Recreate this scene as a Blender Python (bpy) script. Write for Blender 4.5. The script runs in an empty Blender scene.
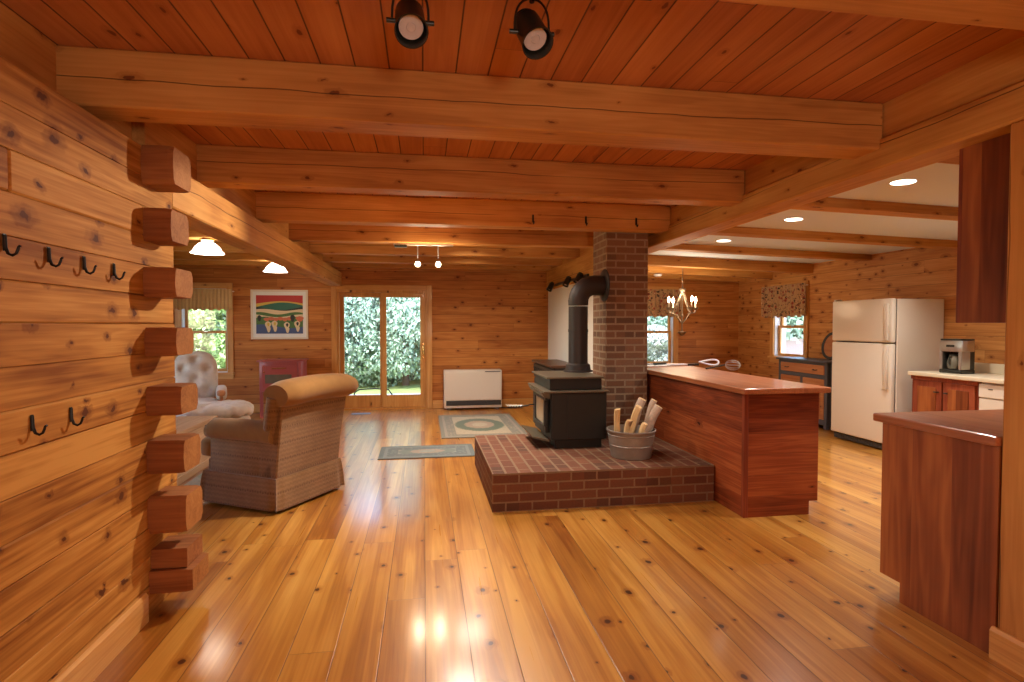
import bpy, bmesh, math, random
from mathutils import Vector, Matrix, Euler
random.seed(7)
SC = bpy.context.scene
COL = SC.collection
PI = math.pi

# ------------------------------------------------------------------ node helper
class S:
    """A socket (or number) one can do arithmetic with."""
    def __init__(s, g, v): s.g, s.v = g, v
    def _m(s, op, *o): return s.g.math(op, s, *o)
    def __add__(s, o): return s._m('ADD', o)
    __radd__ = __add__
    def __sub__(s, o): return s._m('SUBTRACT', o)
    def __rsub__(s, o): return s.g.math('SUBTRACT', o, s)
    def __mul__(s, o): return s._m('MULTIPLY', o)
    __rmul__ = __mul__
    def __truediv__(s, o): return s._m('DIVIDE', o)
    def floor(s): return s._m('FLOOR')
    def fract(s): return s._m('FRACT')
    def abs(s): return s._m('ABSOLUTE')
    def sin(s): return s._m('SINE')
    def sqrt(s): return s._m('SQRT')
    def lt(s, o): return s._m('LESS_THAN', o)
    def gt(s, o): return s._m('GREATER_THAN', o)
    def min(s, o): return s._m('MINIMUM', o)
    def max(s, o): return s._m('MAXIMUM', o)
    def step(s, a, b):
        n = s.g.n('ShaderNodeMapRange'); n.interpolation_type = 'SMOOTHSTEP'
        s.g.put(n.inputs['Value'], s); n.inputs['From Min'].default_value = a; n.inputs['From Max'].default_value = b
        return S(s.g, n.outputs['Result'])

class G:
    def __init__(g, name):
        g.mat = bpy.data.materials.new(name); g.mat.use_nodes = True
        g.t = g.mat.node_tree; g.t.nodes.clear()
        g._tc = None
    def n(g, t): return g.t.nodes.new(t)
    def put(g, sock, v):
        if isinstance(v, S): v = v.v
        if isinstance(v, (int, float)): sock.default_value = v
        elif isinstance(v, (tuple, list)):
            sock.default_value = tuple(v) + ((1,) if len(v) == 3 and len(sock.default_value) == 4 else ())
        else: g.t.links.new(v, sock)
    def math(g, op, *a):
        n = g.n('ShaderNodeMath'); n.operation = op
        for i, v in enumerate(a): g.put(n.inputs[i], v)
        return S(g, n.outputs[0])
    def comb(g, x, y, z):
        n = g.n('ShaderNodeCombineXYZ')
        for i, v in enumerate((x, y, z)): g.put(n.inputs[i], v)
        return S(g, n.outputs[0])
    def sep(g, v):
        n = g.n('ShaderNodeSeparateXYZ'); g.put(n.inputs[0], v)
        return [S(g, o) for o in n.outputs]
    def obj(g):
        if not g._tc: g._tc = g.n('ShaderNodeTexCoord')
        return S(g, g._tc.outputs['Object'])
    def normal(g):
        if not g._tc: g._tc = g.n('ShaderNodeTexCoord')
        return S(g, g._tc.outputs['Normal'])
    def island(g): return S(g, g.n('ShaderNodeNewGeometry').outputs['Random Per Island'])
    def orand(g): return S(g, g.n('ShaderNodeObjectInfo').outputs['Random'])
    def noise(g, v, scale=1, detail=2, rough=.5, dist=0):
        n = g.n('ShaderNodeTexNoise'); g.put(n.inputs['Vector'], v)
        n.inputs['Scale'].default_value = scale; n.inputs['Detail'].default_value = detail
        n.inputs['Roughness'].default_value = rough; n.inputs['Distortion'].default_value = dist
        return S(g, n.outputs['Fac'])
    def voro(g, v, scale=1, feature='F1', rnd=1, dim='3D'):
        n = g.n('ShaderNodeTexVoronoi'); n.feature = feature; n.voronoi_dimensions = dim; g.put(n.inputs['Vector'], v)
        n.inputs['Scale'].default_value = scale; n.inputs['Randomness'].default_value = rnd
        if feature == 'DISTANCE_TO_EDGE': return S(g, n.outputs['Distance']), None
        return S(g, n.outputs['Distance']), S(g, n.outputs['Color'])
    def white(g, v):
        n = g.n('ShaderNodeTexWhiteNoise'); n.noise_dimensions = '3D'; g.put(n.inputs['Vector'], v)
        return S(g, n.outputs['Value'])
    def ramp(g, f, stops):
        n = g.n('ShaderNodeValToRGB'); g.put(n.inputs[0], f)
        e = n.color_ramp.elements
        while len(e) < len(stops): e.new(.5)
        for el, (p, c) in zip(e, stops): el.position = p; el.color = tuple(c) + (1,)
        return S(g, n.outputs[0])
    def mix(g, f, a, b, blend='MIX'):
        n = g.n('ShaderNodeMix'); n.data_type = 'RGBA'; n.blend_type = blend
        g.put(n.inputs[0], f); g.put(n.inputs[6], a); g.put(n.inputs[7], b)
        return S(g, n.outputs[2])
    def bump(g, h, strength=.5, dist=.01):
        n = g.n('ShaderNodeBump'); g.put(n.inputs['Height'], h)
        n.inputs['Strength'].default_value = strength; n.inputs['Distance'].default_value = dist
        return S(g, n.outputs[0])
    def bsdf(g, color, rough=.5, metal=0, normal=None, coat=0, coat_rough=.1, spec=.5, sheen=0, emit=None, emit_s=0, trans=0):
        b = g.n('ShaderNodeBsdfPrincipled'); o = g.n('ShaderNodeOutputMaterial')
        g.put(b.inputs['Base Color'], color); g.put(b.inputs['Roughness'], rough); g.put(b.inputs['Metallic'], metal)
        b.inputs['Specular IOR Level'].default_value = spec
        b.inputs['Coat Weight'].default_value = coat; b.inputs['Coat Roughness'].default_value = coat_rough
        b.inputs['Sheen Weight'].default_value = sheen
        b.inputs['Transmission Weight'].default_value = trans
        if normal is not None: g.put(b.inputs['Normal'], normal)
        if emit is not None: g.put(b.inputs['Emission Color'], emit); b.inputs['Emission Strength'].default_value = emit_s
        g.t.links.new(b.outputs[0], o.inputs[0])
        return g.mat

def wood(name, light, mid, dark, L='Y', A='X', plank=None, gl=.9, ga=16., knot=(.45, .3, .4, .05, (.10, .03, .01)),
         rough=.4, coat=0., var=.3, per_object=False, island=False, groove=(.004, .35), bump=.25, contrast=1., coat_rough=.12, halo=.35, ringw=.16, blotch=.35, spec=.4, groove_bump_only=False, fine=.45, warp=.10, check=None):
    g = G(name)
    c = dict(zip('XYZ', g.sep(g.obj())))
    T = [k for k in 'XYZ' if k not in (L, A)][0]
    l, a, t = c[L], c[A], c[T]; a0 = a
    gm = None
    if per_object:
        r0 = g.orand(); l = l + r0 * 31.7; a = a + r0 * 5.3
    if island:
        r2 = g.island(); l = l + r2 * 23.1
    elif plank:
        w, ln = plank
        u = a / w; row = u.floor()
        r1 = g.white(g.comb(row, 3.3, .5))
        ls = (l + r1 * 9.7) / ln
        r2 = g.white(g.comb(row, ls.floor(), 1.5))
        f = u.fract(); edge = f.min(1 - f) * w
        fe = ls.fract(); eend = fe.min(1 - fe) * ln
        gm = edge.step(groove[0], 0).max(eend.step(.0025, 0) * .8)
        l = l + r2 * 17.0
    else:
        r2 = g.orand()
    if knot:
        cl, ca, prob, rad, kc = knot
        wv = g.comb(l * 14 + r2 * 5, (a + t) * 14, 0)
        w1 = (g.noise(wv, 1, 2, .6) - .5) * warp; w2 = (g.noise(wv, 1.7, 2, .6) - .5) * warp
        kd, kcol = g.voro(g.comb(l / cl + r2 * 13.1 + w1, (a + t) / ca + r2 * 7.7 + w2, 0), 1, dim='2D')
        ks = g.sep(kcol)
        has = ks[0].lt(prob)
        rr = ks[1] * rad * 1.1 + rad * .35
        ko = g.math('SUBTRACT', 1, (kd / rr)).step(0, .35) * has
        kh = g.math('SUBTRACT', 1, kd / (rr * 3.2)).step(0, 1) * has
    else:
        ko = kh = None
    pos = g.comb(l * gl, a * ga + (r2 * 40 if not isinstance(r2, float) else 0), t * ga)
    n1 = g.noise(pos, 1, 3, .55, .6)
    if kh is not None: n1 = n1 + kh * .25
    n2 = g.noise(g.comb(l * gl * 2.5, a * ga * 7, t * ga * 7), 1, 2, .6)
    n3 = g.noise(g.comb(l * .9 + r2 * 9, a * 2.6, t * 2.6), 1.5, 3)
    ring = (n1 * 46).sin() * .5 + .5
    f = (n1 - .5) * .75 * contrast + (n2 - .5) * fine * contrast + (ring - .5) * ringw * contrast + (r2 - .5) * var + (n3 - .5) * blotch * 1.6 + .5
    col = g.ramp(f, [(.12, light), (.5, mid), (.9, dark)])
    if ko is not None:
        col = g.mix(kh * halo, col, tuple(x * .5 + y * .5 for x, y in zip(dark, kc)))
        col = g.mix(ko * .92, col, kc)
    if check:
        wob = (g.noise(g.comb(l * .9, 0, r2 * 9), 1, 3, .6) - .5) * .07
        ck = g.math('SUBTRACT', 1, ((a0 - (check + r2 * .05) - wob).abs() / .0035)).step(0, .7) * g.noise(g.comb(l * .7, 3, r2 * 5), 1, 1).step(.36, .46)
        col = g.mix(ck * .8, col, (.04, .014, .005))
    h = n2 * (.0 if groove_bump_only else .05) + ring * (.0 if groove_bump_only else .02)
    if gm is not None:
        col = g.mix(gm * groove[1] * 1.6, col, (.05, .018, .006))
        h = h - gm * .8
    if check: h = h - ck * .5
    nrm = g.bump(h, bump, .01)
    return g.bsdf(col, n2 * .12 + (rough - .06), 0, nrm, coat, coat_rough, spec)

def plain(name, col, rough=.5, metal=0, spec=.5, coat=0, noise=0., nscale=30, bump=0., emit=None, emit_s=0, sheen=0):
    g = G(name)
    n = g.noise(g.obj(), nscale, 3, .6)
    c = g.mix((n - .5) * noise + .5, tuple(x * .72 for x in col), tuple(min(1, x * 1.28) for x in col)) if noise else col
    return g.bsdf(c, rough, metal, g.bump(n, bump, .004) if bump else None, coat, .1, spec, sheen, emit, emit_s)

def glass_mat(name, tint=(1, 1, 1)):
    g = G(name)
    tr = g.n('ShaderNodeBsdfTransparent'); tr.inputs[0].default_value = tint + (1,)
    gl = g.n('ShaderNodeBsdfGlossy'); gl.inputs['Roughness'].default_value = .02
    ge = g.n('ShaderNodeNewGeometry'); dp = g.n('ShaderNodeVectorMath'); dp.operation = 'DOT_PRODUCT'
    g.t.links.new(ge.outputs['Incoming'], dp.inputs[0]); g.t.links.new(ge.outputs['Normal'], dp.inputs[1])
    fr = g.math('POWER', 1 - S(g, dp.outputs['Value']).abs(), 5) * .9 + .03
    mx = g.n('ShaderNodeMixShader'); o = g.n('ShaderNodeOutputMaterial')
    g.put(mx.inputs[0], fr); g.t.links.new(tr.outputs[0], mx.inputs[1])
    g.t.links.new(gl.outputs[0], mx.inputs[2]); g.t.links.new(mx.outputs[0], o.inputs[0])
    return g.mat

def brick(name, c1, c2, mortar, bw=.205, bh=.0715, top_along_y=True, ms=.009, dark=(.06, .03, .02)):
    g = G(name)
    x, y, z = g.sep(g.obj()); nx, ny, nz = g.sep(g.normal())
    isx = nx.abs().gt(.6); isz = nz.abs().gt(.6)
    u = isx * y + (1 - isx) * x; v = z
    u = isz * y + (1 - isz) * u
    v = isz * (x * (bh / .105)) + (1 - isz) * v
    b = g.n('ShaderNodeTexBrick')
    wob = g.noise(g.obj(), 25, 2)
    g.put(b.inputs['Vector'], g.comb(u + (wob - .5) * .006, v + (wob - .5) * .004, 0))
    b.inputs['Scale'].default_value = 1; b.inputs['Brick Width'].default_value = bw; b.inputs['Row Height'].default_value = bh
    b.inputs['Mortar Size'].default_value = ms; b.inputs['Mortar Smooth'].default_value = .15
    b.offset = .5
    b.inputs['Color1'].default_value = tuple(c1) + (1,); b.inputs['Color2'].default_value = tuple(c2) + (1,)
    b.inputs['Mortar'].default_value = tuple(mortar) + (1,)
    ru = (v / bh).floor(); rid = g.white(g.comb((u / bw + (ru * .5)).floor(), ru, .3))
    n = g.noise(g.obj(), 60, 3, .7)
    fac = S(g, b.outputs['Fac'])
    col = g.mix((1 - fac) * rid.gt(.8) * .55, S(g, b.outputs['Color']), dark)
    col = g.mix((n - .35) * .7, col, tuple(k * .45 for k in c1))
    return g.bsdf(col, .8, 0, g.bump((1 - fac) * .8 + n * .25, .7, .008), spec=.3)

# ------------------------------------------------------------------ palette
W = {}
KN = (.06, .018, .006)
W['floor'] = wood('pine_floor', (.64, .325, .066), (.445, .182, .026), (.24, .070, .008), 'Y', 'X', (.195, 4.6), .42, 8,
                  (.25, .195, .50, .066, (.040, .008, .003)), .30, .75, .36, groove=(.0035, .5), bump=.22, contrast=1.7, coat_rough=.14, halo=.18, ringw=.055, blotch=.36, groove_bump_only=True, fine=.26)
W['log'] = wood('log_wall_pine', (.60, .285, .064), (.44, .18, .033), (.24, .078, .013), 'Y', 'Z', None, .7, 7,
                (.23, .155, .52, .085, (.10, .028, .008)), .7, 0, .30, island=True, bump=.6, halo=.7, warp=.30, fine=1.0, contrast=1.15, ringw=.10, blotch=.75, spec=.15)
W['logx'] = wood('log_end_pine', (.40, .165, .055), (.30, .110, .037), (.19, .06, .02), 'X', 'Z', None, .7, 10,
                 (.36, .25, .2, .09, (.08, .02, .008)), .7, 0, .2, per_object=True, bump=.3, spec=.15)
W['logface'] = wood('log_end_grain', (.44, .19, .056), (.34, .135, .038), (.22, .075, .02), 'X', 'Z', None, 9, 12, None, .7, 0, .2, per_object=True, spec=.15)
W['far'] = wood('far_wall_pine', (.62, .265, .066), (.47, .168, .036), (.28, .080, .015), 'X', 'Z', (.145, 4.0), .6, 9,
                (.34, .20, .50, .060, (.13, .03, .008)), .55, .0, .30, groove=(.005, .42), bump=.3, blotch=.5, spec=.25)
W['right'] = wood('right_wall_pine', (.68, .34, .105), (.53, .225, .060), (.33, .110, .028), 'Y', 'Z', (.145, 4.0), .6, 9,
                  (.21, .135, .60, .105, (.17, .045, .012)), .55, .0, .22, groove=(.005, .35), bump=.3, halo=.5, blotch=.5, spec=.25)
W['ceil'] = wood('ceiling_boards', (.62, .26, .090), (.50, .182, .058), (.34, .102, .028), 'Y', 'X', (.152, 5.0), .5, 7,
                 (.42, .19, .34, .052, (.16, .035, .010)), .5, .05, .28, groove=(.006, .62), bump=.35, ringw=.08, blotch=.4, spec=.3)
BM = dict(knot=(.36, .15, .40, .062, (.16, .045, .012)), rough=.6, var=.14, per_object=True, bump=.35, blotch=.7, ringw=.10, spec=.2, halo=.5, warp=.2, check=.10)
W['beamx'] = wood('beam_pine_across', (.68, .34, .095), (.55, .245, .060), (.36, .135, .030), 'X', 'Z', None, .6, 10, **BM)
W['beamy'] = wood('beam_pine_along', (.70, .37, .105), (.57, .265, .065), (.38, .145, .033), 'Y', 'Z', None, .6, 9, **BM)
W['postz'] = wood('post_pine', (.64, .31, .08), (.50, .21, .050), (.34, .12, .026), 'Z', 'Y', None, .6, 9, **BM)
W['trimx'] = wood('trim_pine_across', (.74, .41, .125), (.62, .295, .074), (.46, .18, .04), 'X', 'Z', None, .7, 14, (.5, .2, .15, .06, KN), .42, .15, .15, per_object=True)
W['trimy'] = wood('trim_pine_along', (.74, .41, .125), (.62, .295, .074), (.46, .18, .04), 'Y', 'Z', None, .7, 14, (.5, .2, .15, .06, KN), .42, .15, .15, per_object=True)
W['trimz'] = wood('trim_pine_upright', (.74, .41, .125), (.62, .295, .074), (.46, .18, .04), 'Z', 'X', None, .7, 14, (.5, .2, .15, .06, KN), .42, .15, .15, per_object=True)
CH = dict(rough=.5, coat=.06, var=.35, blotch=.6, ringw=.22, spec=.25)
W['cherry_y'] = wood('cherry_boards_along', (.43, .118, .034), (.285, .062, .017), (.14, .026, .008), 'Y', 'Z', (.155, 3.), .7, 14, (.6, .25, .2, .05, (.07, .015, .008)), groove=(.003, .3), **CH)
W['cherry_x'] = wood('cherry_boards_across', (.43, .118, .034), (.285, .062, .017), (.14, .026, .008), 'X', 'Z', (.155, 3.), .7, 14, (.6, .25, .2, .05, (.07, .015, .008)), groove=(.003, .3), **CH)
W['cherry_z'] = wood('cherry_upright', (.40, .125, .032), (.235, .060, .016), (.11, .024, .007), 'Z', 'Y', (.21, 3.), .4, 4.5, None, groove=(.001, .1), **CH)
W['cherry_red'] = wood('cherry_door', (.36, .09, .035), (.26, .055, .022), (.15, .03, .012), 'Z', 'Y', None, .6, 12, None, **CH)
W['cherry_top'] = wood('cherry_counter', (.52, .20, .075), (.40, .125, .042), (.27, .07, .024), 'Y', 'X', (.12, 2.4), .6, 14, None, .36, .3, .25, groove=(.001, .1), bump=.05, coat_rough=.1)
W['hutchwood'] = wood('hutch_pine', (.60, .30, .13), (.48, .20, .08), (.36, .13, .05), 'Y', 'Z', None, .7, 14, (.4, .2, .3, .06, KN), .45, .1, .2, per_object=True)
W['palewood'] = wood('pale_chest_wood', (.62, .42, .25), (.52, .33, .185), (.40, .23, .12), 'Y', 'X', None, .7, 14, None, .5, .1, .2, per_object=True)
W['split'] = wood('split_birch', (.78, .58, .30), (.70, .48, .22), (.55, .34, .14), 'Z', 'X', None, 2, 30, (.3, .2, .3, .1, (.25, .13, .06)), .75, 0, .2, per_object=True)
M = {}
M['brick_hearth'] = brick('hearth_brick', (.15, .052, .027), (.215, .085, .042), (.26, .165, .095), dark=(.075, .038, .024), ms=.007)
M['brick_chimney'] = brick('chimney_brick', (.20, .095, .050), (.27, .14, .078), (.34, .245, .155), dark=(.10, .06, .04), ms=.010)
M['white_wall'] = plain('white_paint', (.80, .76, .68), .6, noise=.1, nscale=8)
M['white_ceil'] = plain('white_ceiling_paint', (.74, .80, .88), .7)
M['cream'] = plain('cream_enamel', (.80, .72, .60), .32, noise=.06, nscale=60, bump=.04)
M['white_metal'] = plain('white_enamel', (.74, .65, .53), .38)
M['cream_edge'] = plain('cream_plastic', (.70, .62, .50), .4)
M['counter'] = plain('cream_laminate', (.72, .62, .44), .3)
M['gasket'] = plain('grey_gasket', (.12, .10, .09), .6)
M['grille'] = plain('dark_grille', (.055, .05, .045), .5)
M['iron'] = plain('black_stove_iron', (.022, .020, .016), .42, .25, noise=.4, nscale=14, bump=.08)
M['iron_edge'] = plain('worn_stove_edge', (.16, .13, .085), .38, .5, noise=.4)
M['pipe'] = plain('black_stovepipe', (.035, .025, .020), .48, .35, noise=.3, nscale=10)
M['black'] = plain('black_metal', (.030, .029, .022), .33, .3)
M['blackwood'] = plain('black_paint', (.018, .016, .016), .45, noise=.2)
M['hookmetal'] = plain('forged_black_hook', (.02, .018, .016), .38, .7, bump=.1)
M['silver'] = plain('brushed_steel', (.55, .52, .47), .3, .9)
M['brass'] = plain('polished_brass', (.75, .50, .20), .25, 1)
M['pewter'] = plain('antique_pewter', (.30, .23, .16), .4, .8)
M['galv'] = plain('galvanized_steel', (.36, .32, .27), .5, .55, noise=.6, nscale=22, bump=.05)
M['bark'] = plain('birch_bark', (.52, .40, .30), .8, noise=1.2, nscale=26, bump=.5)
M['redenamel'] = plain('faded_red_enamel', (.40, .085, .075), .35, noise=.15)
M['stoveglass'] = plain('smoky_stove_glass', (.16, .14, .10), .12, noise=.9, nscale=9)
M['fireglass'] = plain('ashy_stove_glass', (.42, .33, .20), .15, noise=1.2, nscale=12)
M['glass'] = glass_mat('window_glass')
M['whitesash'] = plain('white_vinyl', (.72, .70, .70), .4)
M['bulb_on'] = plain('lit_bulb', (1, .9, .75), .3, emit=(1, .80, .50), emit_s=75)
M['candle_on'] = plain('lit_candle_bulb', (1, .9, .8), .3, emit=(1, .80, .56), emit_s=40)
M['can_on'] = plain('lit_recessed_lens', (1, .95, .9), .3, emit=(1, .90, .74), emit_s=6)
M['dome_on'] = plain('lit_opal_glass', (.95, .9, .85), .25, emit=(1, .88, .74), emit_s=9)
M['bulb_off'] = plain('frosted_reflector_bulb', (.62, .52, .48), .25, noise=.3, nscale=90)
M['ivory'] = plain('ivory_candle_sleeve', (.80, .70, .55), .5)
M['darktop'] = plain('dark_brown_top', (.075, .035, .018), .35, noise=.3)
M['slate'] = plain('slate_blue_paint', (.085, .095, .12), .45, noise=.2)
M['whiteplastic'] = plain('white_plastic', (.72, .70, .72), .35)
M['paper'] = plain('white_paper', (.78, .78, .76), .6)
M['ventmetal'] = plain('grey_vent_metal', (.22, .25, .28), .5, .4)

def sim_stripe_fabric():
    g = G('tan_striped_fabric')
    x, y, z = g.sep(g.obj())
    n = g.noise(g.obj(), 160, 2); n2 = g.noise(g.obj(), 9, 2)
    zz = z + ((x + y) * 150).sin() * .003
    band = (zz * (2 * PI / .034)).sin() * .5 + .5
    band2 = (zz * (2 * PI / .125)).sin().step(.86, .98) * (((x - y) * 260).sin() * .5 + .5)
    f = band * .16 + n * .5 + (n2 - .5) * .35 + .14
    col = g.ramp(f, [(.1, (.14, .070, .026)), (.5, (.24, .130, .052)), (.95, (.37, .22, .10))])
    col = g.mix(band2 * .7, col, (.10, .042, .016))
    return g.bsdf(col, .9, 0, g.bump(n + band * .6, .35, .004), spec=.15, sheen=.3)
M['chairfab'] = sim_stripe_fabric()
M['velour'] = plain('tan_velour', (.27, .135, .040), .9, noise=.6, nscale=14, spec=.1, sheen=.15, bump=.1)

def floral(name, base, spots, scale=14, amt=.6):
    g = G(name)
    d, c = g.voro(g.obj(), scale); r = g.sep(c)
    n = g.noise(g.obj(), scale * 1.5, 3, .6, .8)
    col = g.mix((r[0].gt(.55)) * d.step(.55, .25) * amt, base, spots[0])
    col = g.mix(n.step(.52, .66) * amt, col, spots[1])
    col = g.mix(r[1].gt(.7) * d.step(.35, .1) * amt, col, spots[-1])
    return g.bsdf(col, .9, 0, g.bump(n, .2, .005), spec=.15, sheen=.2)
M['palefloral'] = floral('pale_floral_upholstery', (.60, .52, .44), [(.50, .36, .32), (.48, .44, .38)], 11, .5)
M['darkfloral'] = floral('rust_floral_curtain', (.44, .26, .13), [(.26, .045, .03), (.05, .03, .022), (.70, .52, .30)], 17, 1.)
def tan_curtain():
    g = G('tan_striped_curtain'); x, y, z = g.sep(g.obj())
    s = (x * 120).sin() * .5 + .5; n = g.noise(g.obj(), 40, 2)
    return g.bsdf(g.mix(s * .5 + n * .3, (.74, .54, .29), (.48, .31, .14)), .9, 0, None, spec=.1, sheen=.2)
M['tancurtain'] = tan_curtain()

def rug_mat(name, hx, hy, field, border, medal, ac, outer):
    """Oriental rug: borders, corner tint, oval medallion; rug-local coordinates."""
    g = G(name); x, y, z = g.sep(g.obj())
    n = g.noise(g.obj(), 38, 3, .7); d, c = g.voro(g.obj(), 24); cr = g.sep(c)
    ex = (x.abs() * -1 + hx); ey = (y.abs() * -1 + hy); e = ex.min(ey)
    pat = (cr[0].gt(.45)) * d.step(.5, .3)
    col = g.mix(pat * .55, field, ac)
    rr = ((x / (hx * .62)) * (x / (hx * .62)) + (y / (hy * .55)) * (y / (hy * .55))).sqrt() + (n - .5) * .35
    col = g.mix(rr.step(1.03, .97), col, medal)
    col = g.mix(rr.step(.62, .56), col, ac)
    col = g.mix(rr.step(.33, .28), col, field)
    col = g.mix(e.lt(.20), col, g.mix(pat * .5, border, field))
    col = g.mix(e.lt(.085), col, outer)
    col = g.mix(e.lt(.05), col, border)
    col = g.mix((n - .4) * .6, col, tuple(k * .5 for k in border))
    return g.bsdf(col, .95, 0, g.bump(n, .3, .004), spec=.05, sheen=.2)

def foliage_mat(name, a, b, c):
    g = G(name)
    r = g.island(); n = g.noise(g.obj(), 1.2, 2)
    col = g.ramp(r * .6 + n * .4, [(.1, a), (.5, b), (.9, c)])
    return g.bsdf(col, .7, 0, spec=.2)
M['leaf_a'] = foliage_mat('fir_needles', (.20, .32, .23), (.33, .46, .34), (.50, .62, .49))
M['leaf_b'] = foliage_mat('yellow_green_leaves', (.24, .36, .13), (.40, .54, .22), (.62, .72, .38))
M['leaf_c'] = foliage_mat('pale_feathery_leaves', (.36, .40, .34), (.50, .53, .46), (.68, .70, .63))
M['trunk'] = plain('tree_bark', (.13, .10, .08), .9, noise=.8)
def lawn_mat():
    g = G('lawn_grass'); n = g.noise(g.obj(), 3, 4, .7); n2 = g.noise(g.obj(), .4, 2)
    return g.bsdf(g.ramp(n * .6 + n2 * .4, [(.2, (.16, .22, .07)), (.6, (.30, .36, .14)), (.9, (.44, .46, .24))]), .9, spec=.1)
M['lawn'] = lawn_mat()
M['patio'] = plain('pale_patio_stone', (.55, .50, .42), .85, noise=.5, nscale=8)
M['drive'] = plain('brown_gravel', (.20, .15, .125), .95, noise=.8, nscale=40)

# ------------------------------------------------------------------ mesh helper
class MB:
    def __init__(s): s.b = bmesh.new()
    def box(s, x0, x1, y0, y1, z0, z1, bev=0, mi=0, seg=1):
        r = bmesh.ops.create_cube(s.b, size=1); vs = r['verts']
        for v in vs:
            v.co = Vector(((x0 + x1) / 2 + v.co.x * (x1 - x0), (y0 + y1) / 2 + v.co.y * (y1 - y0), (z0 + z1) / 2 + v.co.z * (z1 - z0)))
        fs = {f for v in vs for f in v.link_faces}
        for f in fs: f.material_index = mi
        if bev: bmesh.ops.bevel(s.b, geom=list({e for v in vs for e in v.link_edges}), offset=bev, segments=seg, affect='EDGES', profile=.5)
        return s
    def ring(s, pts): return [s.b.verts.new(p) for p in pts]
    def skin(s, rings, closed=True, cap=True, mi=0):
        for a, b in zip(rings[:-1], rings[1:]):
            n = len(a)
            for i in range(n if closed else n - 1):
                try:
                    f = s.b.faces.new((a[i], a[(i + 1) % n], b[(i + 1) % n], b[i])); f.material_index = mi
                except ValueError: pass
        if cap and closed:
            for r in (rings[0], rings[-1]):
                try: f = s.b.faces.new(r); f.material_index = mi
                except ValueError: pass
        return s
    def tube(s, pts, r, n=10, cap=True, mi=0, closed=False):
        pts = [Vector(p) for p in pts]; rs = r if isinstance(r, (list, tuple)) else [r] * len(pts)
        rings = []; up = Vector((0, 0, 1)); prev = None
        for i, p in enumerate(pts):
            if closed: d = pts[(i + 1) % len(pts)] - pts[i - 1]
            else: d = pts[min(i + 1, len(pts) - 1)] - pts[max(i - 1, 0)]
            d.normalize()
            if prev is None:
                ref = up if abs(d.dot(up)) < .9 else Vector((1, 0, 0)); u = d.cross(ref).normalized()
            else:
                u = (prev - d * prev.dot(d)).normalized()
            prev = u; w = d.cross(u)
            rings.append(s.ring([p + (u * math.cos(2 * PI * k / n) + w * math.sin(2 * PI * k / n)) * rs[i] for k in range(n)]))
        if closed: rings.append(rings[0]); cap = False
        return s.skin(rings, True, cap, mi)
    def lathe(s, prof, n=28, c=(0, 0, 0), mi=0, cap=True, rot=None):
        R = rot or Matrix.Identity(3); c = Vector(c); rings = []
        for (r, z) in prof:
            rings.append(s.ring([c + R @ Vector((max(r, 1e-4) * math.cos(2 * PI * k / n), max(r, 1e-4) * math.sin(2 * PI * k / n), z)) for k in range(n)]))
        return s.skin(rings, True, cap, mi)
    def prism(s, poly, a0, a1, axis='x', mi=0):
        def P(u, v, a): return {'x': (a, u, v), 'y': (u, a, v), 'z': (u, v, a)}[axis]
        return s.skin([s.ring([P(u, v, a0) for u, v in poly]), s.ring([P(u, v, a1) for u, v in poly])], True, True, mi)
    def ell(s, c, rx, ry, rz, p=2., nu=24, nv=14, mi=0, fn=None):
        c = Vector(c); e = 2. / p; rings = []
        sg = lambda t: math.copysign(abs(t) ** e, t)
        for j in range(nv + 1):
            ph = -PI / 2 + PI * j / nv
            rg = []
            for i in range(nu):
                th = 2 * PI * i / nu
                q = Vector((rx * sg(math.cos(ph)) * sg(math.cos(th)), ry * sg(math.cos(ph)) * sg(math.sin(th)), rz * sg(math.sin(ph))))
                if j in (0, nv): q = Vector((q.x + rx * .002 * math.cos(th), q.y + ry * .002 * math.sin(th), q.z))
                if fn: q = fn(q)
                rg.append(c + q)
            rings.append(s.ring(rg))
        return s.skin(rings, True, True, mi)
    def sheet(s, fn, nu, nv, th=None, mi=0):
        """grid fn(u,v)->point; th: offset vector that gives it a back side."""
        A = [[s.b.verts.new(fn(i / nu, j / nv)) for i in range(nu + 1)] for j in range(nv + 1)]
        for j in range(nv):
            for i in range(nu): s.b.faces.new((A[j][i], A[j][i + 1], A[j + 1][i + 1], A[j + 1][i])).material_index = mi
        if th is not None:
            th = Vector(th)
            B = [[s.b.verts.new(v.co + th) for v in row] for row in A]
            for j in range(nv):
                for i in range(nu): s.b.faces.new((B[j][i], B[j + 1][i], B[j + 1][i + 1], B[j][i + 1])).material_index = mi
            per = [(0, i) for i in range(nu)] + [(j, nu) for j in range(nv)] + [(nv, i) for i in range(nu, 0, -1)] + [(j, 0) for j in range(nv, 0, -1)]
            for k in range(len(per)):
                a, b = per[k], per[(k + 1) % len(per)]
                s.b.faces.new((A[b[0]][b[1]], A[a[0]][a[1]], B[a[0]][a[1]], B[b[0]][b[1]])).material_index = mi
        return s
    def move(s, m):
        bmesh.ops.transform(s.b, matrix=m, verts=s.b.verts); return s
    def build(s, name, mats, parent=None, smooth=False, origin=None, angle=40):
        bmesh.ops.recalc_face_normals(s.b, faces=s.b.faces)
        if origin is not None: bmesh.ops.translate(s.b, vec=-Vector(origin), verts=s.b.verts)
        me = bpy.data.meshes.new(name); s.b.to_mesh(me); s.b.free()
        for m in (mats if isinstance(mats, (list, tuple)) else [mats]): me.materials.append(m)
        if smooth:
            me.polygons.foreach_set('use_smooth', [True] * len(me.polygons))
            me.set_sharp_from_angle(angle=math.radians(angle))
        o = bpy.data.objects.new(name, me); COL.objects.link(o)
        if origin is not None: o.location = origin
        if parent: o.parent = parent
        return o

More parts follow.
